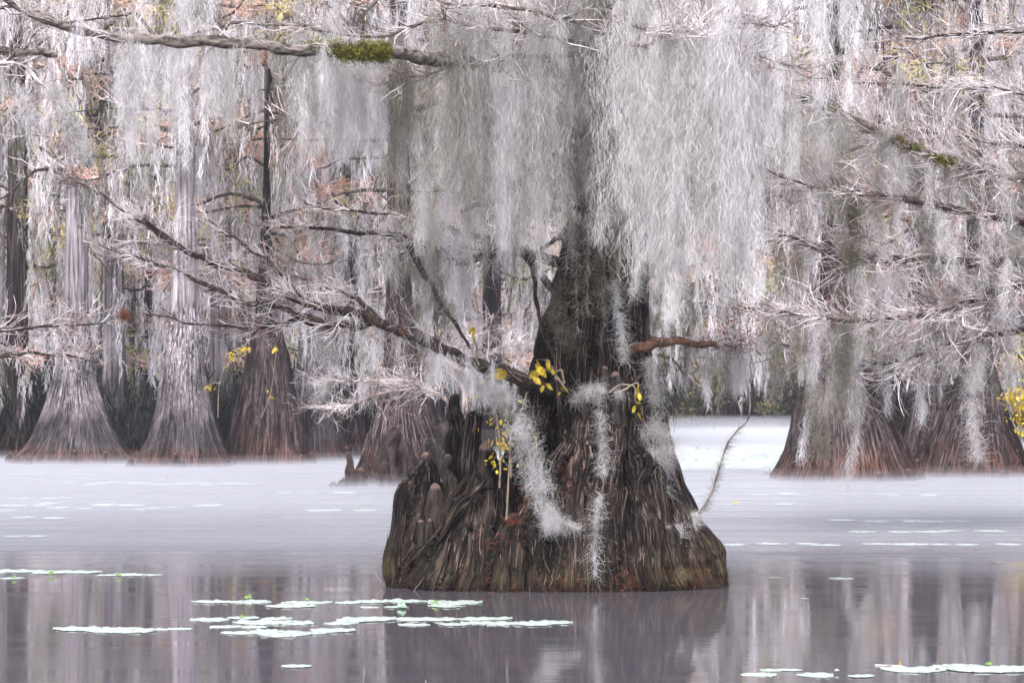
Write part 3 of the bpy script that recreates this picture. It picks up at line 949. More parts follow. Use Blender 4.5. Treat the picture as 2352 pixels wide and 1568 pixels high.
for ci, c in enumerate(cols):
    q = np.array([[*ML_W(x, y, YM + d), r * (YM + d) / FP] for (x, y, d, r) in c])
    n = max(18, int(np.sum(np.linalg.norm(np.diff(q[:, :3], axis=0), axis=1)) / 0.07))
    p = smooth_path(q, n)
    p[:, 3] = np.maximum(p[:, 3], 0.02)
    p[:, 3] *= 1 + 0.20 * vnoise(np.stack([np.arange(n) * 0.45, np.full(n, ci * 3.3), np.zeros(n)], 1))
    if ci > 10:
        p[:, 3] *= rng.uniform(0.72, 1.04)
    if ci > 3:
        p[:, 0] += 0.04 * vnoise(np.stack([np.arange(n) * 0.2, np.full(n, ci * 5.3), np.zeros(n)], 1))
    # closed ends
    P = p[:, :3]
    t0, t1 = unit(P[1] - P[0]), unit(P[-1] - P[-2])
    P2 = np.vstack([P[0] - t0 * p[0, 3] * 0.3, P[0] - t0 * p[0, 3] * 0.25, P, P[-1] + t1 * p[-1, 3] * 0.6, P[-1] + t1 * p[-1, 3] * 0.62])
    R2 = np.concatenate([[0.001, p[0, 3] * 0.8], p[:, 3], [p[-1, 3] * 0.6, 0.001]])
    tubes(b, P2[None], R2[None], 16)
    seg = np.concatenate([[0], np.cumsum(np.linalg.norm(np.diff(P, axis=0), axis=1))])
    T, A, B = frames(P[None])
    col_P.append((P, p[:, 3], seg, A[0], B[0]))
    v = b.v[-1]
    for k in range(0, len(v), 2):
        kd_pts.append(v[k])
        kd_id.append((ci, min(max(k // 16 - 2, 0), n - 1)))
raw = b.obj('raw', None)
md = raw.modifiers.new('r', 'REMESH')
md.mode = 'VOXEL'
md.voxel_size = 0.017
md.use_smooth_shade = True
dg = bpy.context.evaluated_depsgraph_get()
me = bpy.data.meshes.new_from_object(raw.evaluated_get(dg))
bpy.data.objects.remove(raw)
nv = len(me.vertices)
co = np.empty(nv * 3, np.float32)
me.vertices.foreach_get('co', co)
co = co.reshape(-1, 3).astype(float)
nr = np.empty(nv * 3, np.float32)
me.vertex_normals.foreach_get('vector', nr)
nr = nr.reshape(-1, 3)
kd = kdtree.KDTree(len(kd_pts))
for i, p in enumerate(kd_pts):
    kd.insert(p, i)
kd.balance()
bk = np.empty((nv, 3))
hit = np.array([kd.find(c)[1] for c in co])
ids = np.array(kd_id)[hit]
for ci, (P, R, seg, A, B) in enumerate(col_P):
    mk = ids[:, 0] == ci
    k = ids[mk, 1]
    d = co[mk] - P[k]
    u = np.sum(d * A[k], 1)
    w = np.sum(d * B[k], 1)
    T = np.cross(A[k], B[k])
    s = seg[k] + np.sum(d * (-T), 1) * 0
    tz = unit(np.gradient(P, axis=0))[k]
    s = seg[k] + np.sum(d * tz, 1)
    bk[mk] = np.stack([u + ci * 1.37, w + ci * 2.11, s], 1)
g = lambda fx, fz, o: vnoise(bk * np.array([fx, fx, fz]) + o)
ridge = 1 - 2 * np.abs(g(9, 0.8, 3))
furrow = -np.clip(0.22 - np.abs(g(6.5, 0.55, 21)), 0, 1) / 0.22
furrow = furrow - 0.6 * np.clip(0.2 - np.abs(g(13, 0.8, 41)), 0, 1) / 0.2
disp = 0.018 * ridge + 0.042 * furrow + 0.017 * g(20, 1.1, 11) + 0.05 * vnoise(co * 2.6) + 0.016 * vnoise(co * np.array([8, 8, 6]) + 5)
disp = disp + 0.010 * g(34, 2.5, 31)
low = np.clip((2.4 - co[:, 2]) / 2.0, 0.25, 1)
co = co + nr * (disp * low)[:, None]
me.vertices.foreach_set('co', co.astype(np.float32).ravel())
at = me.attributes.new('bark', 'FLOAT_VECTOR', 'POINT')
at.data.foreach_set('vector', bk.astype(np.float32).ravel())
me.materials.clear()
me.materials.append(M_bark)
me.update()
trunk = bpy.data.objects.new('trunk', me)
C.objects.link(trunk)
trunk.parent = MT


# loose fibrous strips of bark lying along every root and column
tan = np.empty((nv, 3))
for ci, (P, R, seg, A, B) in enumerate(col_P):
    mk = ids[:, 0] == ci
    tan[mk] = unit(np.gradient(P, axis=0))[ids[mk, 1]]
tan = unit(tan - nr * np.sum(tan * nr, 1, keepdims=True))
wt = np.where((co[:, 2] > 0.02) & (nr[:, 1] < 0.35), 1.0, 0.03) * np.where(co[:, 2] < 3.2, 1, 0.5)
n = 12000
pk = rng.choice(nv, n, p=wt / wt.sum())
Ls = rng.uniform(0.08, 0.32, n)
t = np.linspace(-0.5, 0.5, 6)[None, :, None]
side = unit(np.cross(tan[pk], nr[pk]))
wav = np.sin(rng.uniform(0, 6, n)[:, None, None] + t * rng.uniform(2, 7, n)[:, None, None]) * 0.006
P = co[pk][:, None] + tan[pk][:, None] * t * Ls[:, None, None] + nr[pk][:, None] * (0.004 + 0.012 * (np.abs(t) * 2) ** 3 * rng.uniform(-.4, 1, n)[:, None, None]) + side[:, None] * wav
wd = rng.uniform(0.003, 0.009, n)[:, None] * np.sin(np.linspace(0.25, 2.9, 6))[None]
sb = Buf()
sb.attr = 'tone'
up_ = unit(side + nr[pk] * rng.normal(size=(n, 1)) * 0.35)
ribbons(sb, P, wd, up_, rng.random(n) ** 2.0)
sb.obj('bark_strips', M_strip, MT)


def knee(pts, tip=0.2, seed=0, label=None):
    q = np.array([[*ML_W(x, y, YM + d), r * (YM + d) / FP] for (x, y, d, r) in pts])
    p = smooth_path(q, 26)
    R = np.maximum(p[:, 3], 0.012)
    R[-3:] *= np.array([0.92, 0.7, 0.12])
    b = Buf()
    t = np.linspace(0, 1, 26)
    tubes(b, p[None, :, :3], R[None], 14, np.clip((t - 1 + tip) / 0.08, 0, 1)[None])
    v = b.v[0]
    ax = np.repeat(p[:, :3], 14, 0)
    v += (unit(v - ax) * (np.repeat(R, 14) * (0.38 * vnoise(v * np.array([12, 12, 5]) + seed) + 0.25 * vnoise(v * np.array([30, 30, 9]) + seed)))[:, None]).astype(np.float32)
    o = b.obj('knee', M_knee, MT, attr='tip')
    if label:
        o['label'] = label
    return o


knee([(1003, 1250, -.35, 26), (1002, 1190, -.35, 24), (1000, 1140, -.35, 17), (998, 1108, -.35, 9)], 0.2, 1, 'stout knee with pinkish split tip')
knee([(1035, 1160, -.05, 22), (1032, 1110, -.05, 18), (1022, 1078, -.05, 8), (1030, 1055, -.05, 9), (1027, 1042, -.05, 7)], 0.13, 2, 'twisted thin knee with pale knob')
knee([(1112, 1120, -.12, 17), (1110, 1080, -.12, 14), (1114, 1045, -.14, 11), (1117, 1028, -.14, 13), (1124, 1008, -.14, 7)], 0.38, 3, 'tall knee with large pale pink head')
knee([(1388, 960, -.5, 15), (1388, 900, -.5, 13), (1387, 860, -.5, 9), (1390, 840, -.5, 7)], 0.16, 4, 'slender knee with pink tip')
knee([(1422, 980, -.5, 17), (1420, 910, -.5, 15), (1418, 875, -.5, 12), (1412, 852, -.5, 8)], 0.2, 5, 'knee with chipped pink tip')
knee([(985, 1085, .1, 14), (988, 1060, .1, 10), (984, 1042, .1, 5)], 0.1, 6)
knee([(970, 1260, -.5, 12), (968, 1220, -.5, 9), (966, 1192, -.5, 6)], 0.15, 7)
knee([(983, 1262, -.5, 12), (984, 1215, -.5, 9), (986, 1190, -.5, 6)], 0.15, 8)
knee([(1046, 960, .3, 17), (1042, 930, .3, 11), (1046, 918, .3, 12), (1044, 904, .3, 8)], 0.0, 9)
knee([(1355, 1000, -.4, 24), (1350, 960, -.4, 22), (1345, 935, -.4, 14), (1348, 918, -.4, 9)], 0.0, 10)
knee([(1540, 1250, -.85, 14), (1536, 1222, -.85, 11), (1533, 1205, -.85, 7)], 0.3, 11)
knee([(1048, 1180, -.15, 20), (1044, 1150, -.15, 18), (1040, 1128, -.15, 10)], 0.15, 12)

# ---- branches of the foreground cypress
tw_pos = []


def branch(tree, ML0, pts, Y, r0, r1, m=M_branch, label=None, tw=0, twL=0.7, sub=5, up=0.2, dY=0.0, pale=M_twig, ang=(20, 55), rust=0, r_t=0.0075, hold=None, tmin=0.08, jit=0.03, subr=0.0046, subL=0.42):
    """pts in frame pixels at distance Y (third item = extra depth)"""
    q = [W(p[0], p[1], Y + (p[2] if len(p) > 2 else 0)) - ML0 for p in pts]
    n = max(14, len(pts) * 7)
    P = smooth_path(q, n, jit)
    R = np.interp(np.linspace(0, 1, n), [0, 1], [r0 * Y / FP, r1 * Y / FP]) * (1 + 0.10 * vnoise(np.stack([np.arange(n) * .7, np.full(n, r0 * 3.1), np.zeros(n)], 1)))
    b = Buf()
    tubes(b, P[None], R[None], 10)
    v = b.v[0]
    v += (np.repeat(R, 10)[:, None] * 0.22 * vnoise(v * 11)[:, None] * unit(v - np.repeat(P, 10, 0))).astype(np.float32)
    o = b.obj('branch', m, tree)
    if label:
        o['label'] = label
    if tw:
        c = Buf()
        Q, ln = sprouts(P[None], tw, twL, ang, 0.55, up, tmin=tmin, segs=9, bend=1.1)
        tubes(c, Q, twig_r(Q, r_t * rng.uniform(0.6, 1.3, tw), 0.3), 4)
        n2 = int(tw * sub * 0.62)
        Q2, _ = sprouts(Q, n2, twL * subL * 1.25, (20, 65), 0.8, up * 1.3, segs=6, bend=1.3)
        tubes(c, Q2, twig_r(Q2, subr * rng.uniform(0.5, 1.1, n2), 0.4), 3)
        Q3, _ = sprouts(Q2, n2, twL * 0.24, (25, 70), 0.9, up, segs=4, bend=1.2)
        tubes(c, Q3, twig_r(Q3, subr * 0.55, 0.5), 3)
        c.obj('twigs', pale, o)
        if rust:
            d = Buf()
            pos, tan, _, _ = along(Q2, 40)
            pos = pos[rng.integers(0, 40, rust)] + rng.normal(size=(rust, 3)) * 0.05
            fibers(d, pos, unit(rnd_unit(rust) + np.array([0, 0, -.4])), 0.09, 0.010, 0.3, 2)
            d.obj('rust_leaves', M_rust, o)
        if hold is not None:
            hold.append(Q[:, :8])
    if hold is not None:
        hold.append(np.stack([P[:: max(1, n // 8)][:8]]) if n >= 64 else P[np.linspace(0, n - 1, 8).astype(int)][None])
    return o, P


H = []     # places moss hangs from, in the tree's own frame
BR = lambda *a, **k: branch(MT, ML, *a, hold=H, **k)
BR([(1300, 905), (1230, 885, -.2), (1150, 852, -.4), (1075, 828, -.6), (1000, 795, -.8), (930, 762, -.9), (870, 738, -1), (800, 715, -1.1), (720, 700, -1.2), (640, 668, -1.3), (560, 628, -1.4), (480, 598, -1.5), (430, 580, -1.6), (380, 540, -1.7), (330, 500, -1.8)], YM, 18, 4,
   label='long dark low branch rising to the left', tw=95, twL=0.95, sub=6, rust=260)
BR([(445, 588, -1.6), (400, 560, -1.6), (350, 530, -1.7), (270, 470, -1.7), (200, 430, -1.8), (120, 395, -1.9)], YM, 4.5, 1.2, tw=55, twL=0.8, sub=6, r_t=0.007)
BR([(865, 740, -1), (800, 748, -1.1), (740, 742, -1.2), (680, 722, -1.2), (610, 700, -1.3), (540, 685, -1.4), (470, 648, -1.5), (400, 620, -1.5), (320, 595, -1.6), (230, 562, -1.7)], YM, 10, 2, tw=70, twL=0.85, sub=6)
BR([(770, 755, -1.1), (700, 742, -1.0), (640, 742, -1.0), (590, 755, -1), (520, 752, -1), (430, 740, -1), (330, 720, -1)], YM, 7, 1.5, tw=42, twL=0.7, sub=6, rust=150)
BR([(700, 695, -1.2), (650, 640, -1.2), (600, 590, -1.2), (540, 550, -1.3), (480, 505, -1.3)], YM, 6, 1.5, tw=28, twL=0.6)
BR([(870, 735, -1.0), (820, 690, -.9), (760, 660, -.9), (700, 640, -.9), (630, 610, -.9)], YM, 7, 2, tw=40, twL=0.7, sub=6)
BR([(1340, 625), (1290, 605, -.2), (1230, 585, -.3), (1180, 575, -.4), (1120, 585, -.5), (1060, 600, -.5), (1000, 570, -.6), (930, 545, -.7), (850, 535, -.8), (760, 525, -.9), (640, 518, -1)], YM, 15, 3,
   tw=90, twL=0.85, sub=6, rust=200, tmin=0.3)
BR([(1300, 700), (1180, 560, .3), (1100, 545, .4), (1030, 520, .4), (950, 500, .4), (860, 490, .4), (700, 470, .4)], YM, 10, 2, tw=60, twL=0.8, rust=100, tmin=0.3)
BR([(1378, 272, -.3), (1345, 308, -.4), (1310, 345, -.5), (1275, 362, -.5), (1240, 375, -.6), (1205, 410, -.6), (1175, 440, -.6), (1145, 465, -.6), (1100, 470, -.7), (1060, 490, -.7)], YM, 12, 5,
   label='thick dark stub angling down to the left', tw=14, twL=0.7, tmin=0.5)
BR([(1150, 465, -.6), (1090, 455, -.6), (1040, 442, -.7), (960, 440, -.8)], YM, 5, 2, tw=14, twL=0.5)
BR([(1455, 395), (1490, 393, -.3), (1525, 398, -.35), (1558, 415, -.4), (1566, 440, -.4), (1570, 470, -.4)], YM, 12, 6, label='short bent stub with brown moss')
BR([(1435, 803, -.1), (1480, 798, -.3), (1550, 782, -.4), (1610, 788, -.4), (1660, 796, -.4), (1700, 800, -.4)], YM, 15, 3, m=mat("red_branch", (0.03, 0.018, 0.012), (0.16, 0.075, 0.045), (6, 24, 24), 4, 0.7, bump=0.02),
   label='reddish-brown branch pointing right', tw=36, twL=0.6, rust=160, tmin=0.45)
BR([(1362, 165), (1250, 160, -1), (1100, 148, -2.0), (980, 135, -2.7), (895, 122, -3.0), (800, 108, -3.1), (700, 112, -3.2), (600, 106, -3.2), (500, 98, -3.2), (400, 95, -3.3), (300, 88, -3.3), (200, 74, -3.3), (110, 45, -3.4), (40, 12, -3.4), (-60, -40, -3.4)], YM, 17, 8, m=M_limb,
   label='heavy lichened limb across the upper left', tw=40, twL=0.9, tmin=0.35)
BR([(800, 105, -2.1), (740, 75, -2.1), (680, 55, -2.1), (600, 55, -2.1), (520, 58, -2.1), (430, 80, -2.2), (330, 92, -2.2)], YM, 5, 3, m=M_limb, tw=18, twL=0.6)
BR([(835, 105, -2.1), (800, 60, -2.1), (760, 20, -2.1), (720, -20, -2.1)], YM, 6, 3, m=M_limb, tw=14, twL=0.7)
for pts in ([(1365, 110), (1250, 85, -.5), (1120, 65, -.9), (1000, 50, -1.2), (860, 85, -1.4), (700, 70, -1.5)],
            [(1365, 60), (1280, 40, -.5), (1180, 20, -.9), (1050, 10, -1.2), (900, -10, -1.4), (760, -25, -1.5)],
            [(1365, 130), (1230, 130, -.5), (1120, 130, -.9), (980, 170, -1.1), (860, 195, -1.2)],
            [(1372, 90), (1470, 105, -.5), (1560, 75, -.9), (1650, 50, -1.2), (1780, 65, -1.5)],
            [(1372, 40), (1480, 60, -.6), (1600, 90, -1), (1720, 120, -1.3), (1850, 160, -1.5)]):
    BR([pts[0]] + [(p[0], p[1], p[2] - 1.1) for p in pts[1:]], YM, 6, 2, tw=60, twL=1.0, sub=5, rust=90, m=M_limb, tmin=0.15, r_t=0.009, subr=0.006)
# higher boughs, above the frame, that carry the long curtains
for pts in ([(1372, -60), (1200, -90, -.8), (1000, -80, -1.5), (800, -90, -2), (500, -80, -2.3), (200, -100, -2.5)],
            [(1372, -80), (1500, -60, -.8), (1650, -50, -1.4), (1800, -60, -1.8), (2000, -80, -2)],
            [(1372, -150), (1300, -120, -.9), (1200, -70, -1.5), (1100, -50, -2.0)],
            [(1374, -200), (1450, -150, -1), (1560, -100, -1.9), (1700, -60, -2.4)],
            [(1374, -180), (1250, -150, .9), (1100, -110, 1.5), (900, -70, 2.0), (600, -60, 2.4)],
            [(1374, -180), (1500, -150, .9), (1650, -100, 1.5), (1800, -50, 2.0)]):
    BR(pts, YM, 12, 4, tw=30, twL=0.9, sub=4)
# dead stems standing and hanging between the branches
for pts, r0, r1, mm in (([(1215, 588, -.3), (1228, 650, -.3), (1238, 740, -.25), (1262, 800, -.2), (1295, 870, -.1)], 5, 4, M_twigd),
                        ([(942, 245, -1.5), (962, 300, -1.4), (970, 350, -1.4), (982, 380, -1.3), (940, 420, -1.3)], 5, 3, M_twig),
                        ([(940, 565, -.8), (975, 630, -.8), (1010, 690, -.8), (1045, 745, -.7), (1080, 800, -.6)], 8, 3, M_twigd),
                        ([(1176, 480, -.6), (1190, 500, -.6), (1185, 545, -.5), (1215, 590, -.4)], 4, 4, M_twigd),
                        ([(1300, 535, -.1), (1268, 555, -.2), (1245, 572, -.3)], 6, 5, M_twigd),
                        ([(965, 850, -.8), (985, 760, -.8), (1000, 650, -.8), (1008, 560, -.8)], 3, 2, M_twig),
                        ([(1125, 850, -.5), (1120, 790, -.5), (1132, 720, -.4)], 2, 2, M_twig)):
    BR(pts, YM, r0, r1, m=M_branch if mm is M_twigd else mm, jit=0.015)

# green moss pads on the limb's near end
gm = Buf()
n = 6000
t = rng.random(n)
px = 690 + 205 * t ** 0.5
s = np.array([ML_W(x, 112 + 8 * (x > 780) - 0 + rng.normal() * 9, YM - 3.12 + rng.normal() * 0.07) for x in px])
fibers(gm, s, unit(rnd_unit(n) + np.array([0, 0, 0.1])), 0.06, 0.008, 0.4, 2)
gm.obj('green_moss', M_greenmoss, MT)

# brown needles caught round the foot
nl = Buf()
n = 1500
ex = rng.uniform(-1, 1, n)
px = 1280 + 385 * ex
dep = -1.12 * np.sqrt(np.clip(1 - ex ** 2, 0, 1)) - 0.04
clump = vnoise(np.stack([px * 0.05, ex * 0, ex * 0], 1)) + 0.25
ok = rng.random(n) < np.clip(clump + 0.35, 0.08, 1)
s = np.stack([(px - 1370) * YM / FP, dep + rng.normal(size=n) * 0.07, np.abs(rng.normal(size=n)) * (0.04 + 0.12 * np.clip(clump, 0, 1)) + 0.005], 1)[ok]
print('litter', len(s))
fibers(nl, s, unit(rnd_unit(len(s)) + np.array([0, -.2, .3])), 0.09, 0.0055, 0.5, 3)
for (x, y, sx_, sy_, k) in ((1185, 1195, 14, 5, 90), (1390, 1075, 8, 6, 50), (1480, 1325, 40, 8, 120), (1120, 1250, 20, 16, 80), (1300, 1130, 30, 50, 110), (1200, 1160, 20, 30, 60), (1540, 1335, 30, 6, 50), (1420, 1290, 22, 20, 120)):
    e = (x - 1280) / 400.0
    d0 = -1.1 * math.sqrt(1 - e * e) * (1 - (1372 - y) / 520 * 0.62) - 0.03
    s = np.array([ML_W(x + rng.normal() * sx_, y + rng.normal() * sy_, YM + d0 + rng.normal() * .04) for _ in range(k)])
    fibers(nl, s, unit(rnd_unit(k)), 0.10, 0.007, 0.4, 2)
tag(nl.obj('needle_litter', M_rust, MT), None, None, kind='stuff')

# ------------------------------------------------------------------ moss of the foreground tree
def to_world(P):
    return P + ML


hold = np.concatenate([h if h.shape[1] == 8 else h[:, :8] for h in H])
hold = to_world(hold)
flat = hold.reshape(-1, 3)


def region_tops(n, x0, x1, y0, y1):
    """random carrying points whose place in the frame lies inside the box"""
    px = HX + flat[:, 0] * FP / flat[:, 1]
    py = HY - (flat[:, 2] - CH) * FP / flat[:, 1]
    k = np.where((px > x0) & (px < x1) & (py > y0) & (py < y1))[0]
    return flat[rng.choice(k, n)] + rng.normal(size=(n, 3)) * 0.03


def curtain(label, specs, ymax=900, m=M_moss, name='moss_curtain', per=520, w=0.0023, fl=0.15):
    b = Buf()
    for (n, box, Lr, Rr) in specs:
        top = region_tops(n, *box)
        k = n // 3 if Rr[1] >= 0.16 else 0
        L = rng.uniform(*Lr, n)
        ptop = HY - (top[:, 2] - CH) * FP / top[:, 1]
        L = np.maximum(np.minimum(L, (ymax + rng.normal(size=n) * 60 - ptop) * top[:, 1] / FP), 0.3)
        ropes(b, top, L, rng.uniform(*Rr, n), per, fl, w, sway=0.05, down=0.95, curl=0.5, segs=4, tip=0.45)
        if k:
            ropes(b, top[:k] + rng.normal(size=(k, 3)) * 0.15, L[:k] * 0.9, rng.uniform(0.20, 0.34, k) * min(1, Rr[1] / 0.12), per * 0.8, fl * 1.2, w, sway=0.05, down=1.1, curl=0.45, segs=3, tip=0.8)
    return tag(b.obj(name, m), label, 'moss', kind='stuff')


curtain('long pale moss curtains hanging left of the foreground trunk', [
    (34, (880, 1330, -400, 60), (1.4, 3.0), (0.08, 0.17)), (22, (880, 1330, 60, 220), (0.6, 2.0), (0.06, 0.13)),
    (16, (1150, 1340, -400, 100), (2.2, 3.6), (0.10, 0.18))], 560)
curtain('long pale moss curtains hanging right of the foreground trunk', [
    (50, (1440, 1740, -400, 120), (2.0, 4.0), (0.09, 0.18)), (16, (1500, 1720, -300, 100), (3.0, 4.4), (0.10, 0.16)), (22, (1700, 1960, -400, 150), (0.7, 2.0), (0.07, 0.14))], 640)
curtain('pale moss veil hanging from the lichened limb at upper left', [
    (74, (280, 900, 60, 160), (0.4, 1.4), (0.06, 0.14)), (16, (150, 800, -300, 40), (0.3, 1.2), (0.07, 0.15))])
curtain('wispy moss along the middle branches left of the trunk', [
    (28, (620, 1240, 430, 640), (0.25, 0.9), (0.035, 0.08)), (18, (900, 1200, 380, 520), (0.5, 1.3), (0.05, 0.09))])
curtain('short moss tufts hanging under the low left branch', [
    (8, (800, 1150, 700, 860), (0.2, 0.6), (0.04, 0.07)), (14, (800, 1150, 700, 900), (0.1, 0.3), (0.03, 0.06))])
curtain('shaggy moss on the reddish branch at right', [(12, (1540, 1840, 740, 830), (0.15, 0.5), (0.05, 0.09))])
# shaggy moss clinging to the trunk: olive below, pale above
b = Buf()
n = 130
ty = rng.uniform(-60, 500, n)
tx = np.where(rng.random(n) < 0.5, rng.uniform(1310, 1400, n), rng.uniform(1380, 1475, n))
top = np.array([W(x, y, YM - rng.uniform(0.28, 0.5)) for x, y in zip(tx, ty)])
ropes(b, top, rng.uniform(0.4, 1.3, n), rng.uniform(0.05, 0.11, n), 260, 0.11, 0.0045, sway=0.02, down=0.7, curl=0.5)
tag(b.obj('trunk_moss', M_mossdk), 'olive-brown shaggy moss clinging to the upper foreground trunk', 'moss', kind='stuff')
b = Buf()
n = 15
top = np.array([W(x, y, YM - rng.uniform(0.5, 1.1)) for x, y in zip(rng.uniform(1285, 1480, n), rng.uniform(-260, 260, n))])
ropes(b, top, rng.uniform(0.8, 1.9, n), rng.uniform(0.10, 0.24, n), 380, 0.15, 0.003, sway=0.04, down=1.0, curl=0.5, segs=4, tip=0.6)
tag(b.obj('moss_veil', M_moss), 'soft grey moss veil in front of the top of the foreground trunk', 'moss', kind='stuff')
b = Buf()
n = 34
ty = rng.uniform(100, 560, n)
tx = rng.uniform(1300, 1480, n)
top = np.array([W(x, y, YM - rng.uniform(0.4, 0.65)) for x, y in zip(tx, ty)])
ropes(b, top, rng.uniform(0.5, 1.3, n), rng.uniform(0.04, 0.09, n), 190, 0.12, 0.0045, sway=0.03, down=0.7, curl=0.5)
tag(b.obj('trunk_moss', M_moss), 'pale grey moss wisps over the front of the foreground trunk', 'moss', kind='stuff')


def swag(label, pts, rad, per=600, m=M_mossw, fl=0.10, w=0.005, Y=None):
    """one hanging beard following its own line: pts (px, py, dY)"""
    q = np.array([W(p[0], p[1], (Y or YM) + p[2]) for p in pts])
    P = smooth_path(q, 30)
    L = np.sum(np.linalg.norm(np.diff(P, axis=0), axis=1))
    n = int(L * per * 2.5)
    t = rng.random(n)
    x = t * 28.999
    k = x.astype(int)
    pos = P[k] * (1 - (x - k))[:, None] + P[k + 1] * (x - k)[:, None]
    R = np.interp(t, np.linspace(0, 1, len(rad)), rad) * (1 + 0.35 * vnoise(np.stack([t * L * 4, t * 0 + len(label), t * 0], 1)))
    off = rng.normal(size=(n, 3)) * 0.5
    pos = pos + off * R[:, None]
    keep = vnoise(pos * 7.0 + len(label)) + 0.5 * vnoise(pos * 19.0) > -0.42
    pos, n = pos[keep], int(keep.sum())
    d = unit(rnd_unit(n) + np.array([0, 0, -0.65]))
    b = Buf()
    fibers(b, pos, d, fl * 1.15 * rng.uniform(.4, 1.4, n), w * 0.5, 0.8, 6)
    return tag(b.obj('spanish_moss', m), label, 'moss')


swag('thick white moss beard slanting down across the stump from the low branch', [(1140, 880, -.9), (1175, 940, -1.0), (1200, 1000, -1.05), (1225, 1070, -1.1), (1245, 1130, -1.15), (1262, 1180, -1.15), (1270, 1210, -1.15)], [.08, .13, .14, .13, .12, .10, .06], 1500, fl=.085, w=.004)
swag('white moss tuft on the low branch above the slanting beard', [(1050, 850, -.7), (1110, 890, -.8), (1160, 910, -.9)], [.04, .08, .08], 800)
swag('frayed tail of moss at the foot of the slanting beard', [(1262, 1185, -1.1), (1300, 1200, -1.1), (1335, 1215, -1.05)], [.06, .04, .02], 500, m=M_moss)
swag('long narrow moss strand hanging down the middle of the stump', [(1372, 880, -.7), (1378, 950, -.8), (1385, 1030, -.9), (1382, 1100, -1), (1372, 1170, -1.05), (1366, 1240, -1.1), (1368, 1330, -1.15)], [.04, .055, .04, .045, .025, .03, .015], 300)
swag('tangle of white moss draped over the knee tops on the trunk', [(1310, 925, -.6), (1345, 895, -.7), (1385, 890, -.75), (1425, 905, -.7)], [.04, .05, .06, .03], 520)
swag('moss rope hanging along the right side of the trunk', [(1492, 820, -.3), (1500, 880, -.3), (1508, 940, -.3), (1512, 1000, -.35)], [.03, .05, .06, .08], 650, m=M_moss)
swag('bushy brownish moss clump on the right shoulder of the stump', [(1490, 985, -.4), (1515, 1010, -.4), (1530, 1050, -.35)], [.12, .19, .14], 2300, m=M_moss)
swag('moss loop curling left from the shoulder clump', [(1470, 1050, -.5), (1500, 1035, -.5), (1530, 1060, -.4), (1510, 1090, -.45), (1525, 1130, -.5)], [.04, .06, .05, .05, .02], 700)
swag('greyish moss bundle on the right root near the water', [(1540, 1225, -.6), (1570, 1210, -.5), (1600, 1180, -.3)], [.05, .11, .04], 1200, m=M_moss)
swag('moss tuft hanging on the bole just above the right-hand reddish branch', [(1410, 640, -.5), (1420, 700, -.5), (1428, 760, -.5), (1432, 830, -.5)], [.03, .04, .03, .035], 350)
swag('shaggy moss sheath on the left edge of the trunk above the yellow leaves', [(1290, 640, -.35), (1275, 700, -.35), (1300, 760, -.4), (1320, 800, -.45)], [.10, .16, .14, .08], 700, m=M_mossdk)
swag('brown moss beard drooping from the short bent stub', [(1562, 395, -.4), (1568, 440, -.4), (1566, 500, -.4)], [.05, .09, .06], 1100, m=M_mossdk)
swag('dark moss tail hanging beside the trunk below the bent stub', [(1556, 520, -.3), (1535, 600, -.3), (1515, 690, -.3), (1505, 760, -.3)], [.06, .09, .07, .03], 450, m=M_mossdk)
swag('thin dark rope of moss hanging at the right of the trunk top', [(1520, 170, -.4), (1530, 240, -.4), (1545, 320, -.4), (1560, 390, -.4)], [.03, .05, .05, .02], 500, m=M_mossdk)
swag('moss clump hanging below the middle of the low left branch', [(745, 740, -1.1), (750, 790, -1.1), (755, 850, -1.1), (745, 900, -1.1)], [.09, .14, .08, .03], 520, m=M_moss)
swag('mossy brown clump hanging from the fork left of the trunk', [(960, 600, -.8), (985, 650, -.8), (1015, 700, -.8), (1035, 740, -.8)], [.05, .09, .11, .05], 500, m=M_mossdk)
swag('thin moss rope hanging from the low branch near its middle', [(958, 690, -.8), (962, 760, -.8), (975, 840, -.8)], [.04, .06, .03], 450, m=M_mossdk)
swag('moss streamer under the diagonal stub', [(1180, 470, -.6), (1172, 540, -.6), (1178, 620, -.6)], [.05, .07, .03], 360, m=M_moss)

# dark tendril that swings out from the right root, its top caught in the hanging moss
tn = empty('hanging_tendril', tuple(W(1592, 1182, YM - .2)))
tag(tn, 'thin dark mossy tendril arching up over the water right of the stump', 'vine')
o_ = np.array(tn.location)
q = [W(x, y, YM - .2) - o_ for x, y in [(1588, 1184), (1612, 1165), (1636, 1130), (1650, 1090), (1662, 1040), (1690, 990), (1720, 955), (1716, 860), (1700, 760), (1690, 640), (1690, 400), (1690, -50)]]
P = smooth_path(q, 50, 0.02)
b = Buf()
tubes(b, P[None], np.linspace(0.013, 0.006, 50)[None], 5)
b.obj('stem', M_twigd, tn)
b = Buf()
pos, tan, _, _ = along(P[None, :24], 420)
fibers(b, pos, unit(tan + rnd_unit(420) * 0.7 + np.array([.1, 0, -.5])), 0.10, 0.004, 0.3, 3)
b.obj('moss', M_mossdk, tn)


# ------------------------------------------------------------------ leafy sprigs
def leaves(buf, pos, size, flatness=0.5):
    n = len(pos)
    d = unit(rnd_unit(n) + np.array([0, 0, -0.5]))
    s = unit(np.cross(d, rnd_unit(n)))
    t = np.linspace(0, 1, 6)
    P = pos[:, None, :] + d[:, None, :] * (t[None, :, None] * size[:, None, None])
    P[..., 2] -= (t ** 2 * 0.25)[None] * size[:, None]
    w = size[:, None] * 0.58 * np.sin(np.clip(t, .04, .97) * math.pi)[None] ** 0.8
    ribbons(buf, P, w, s)


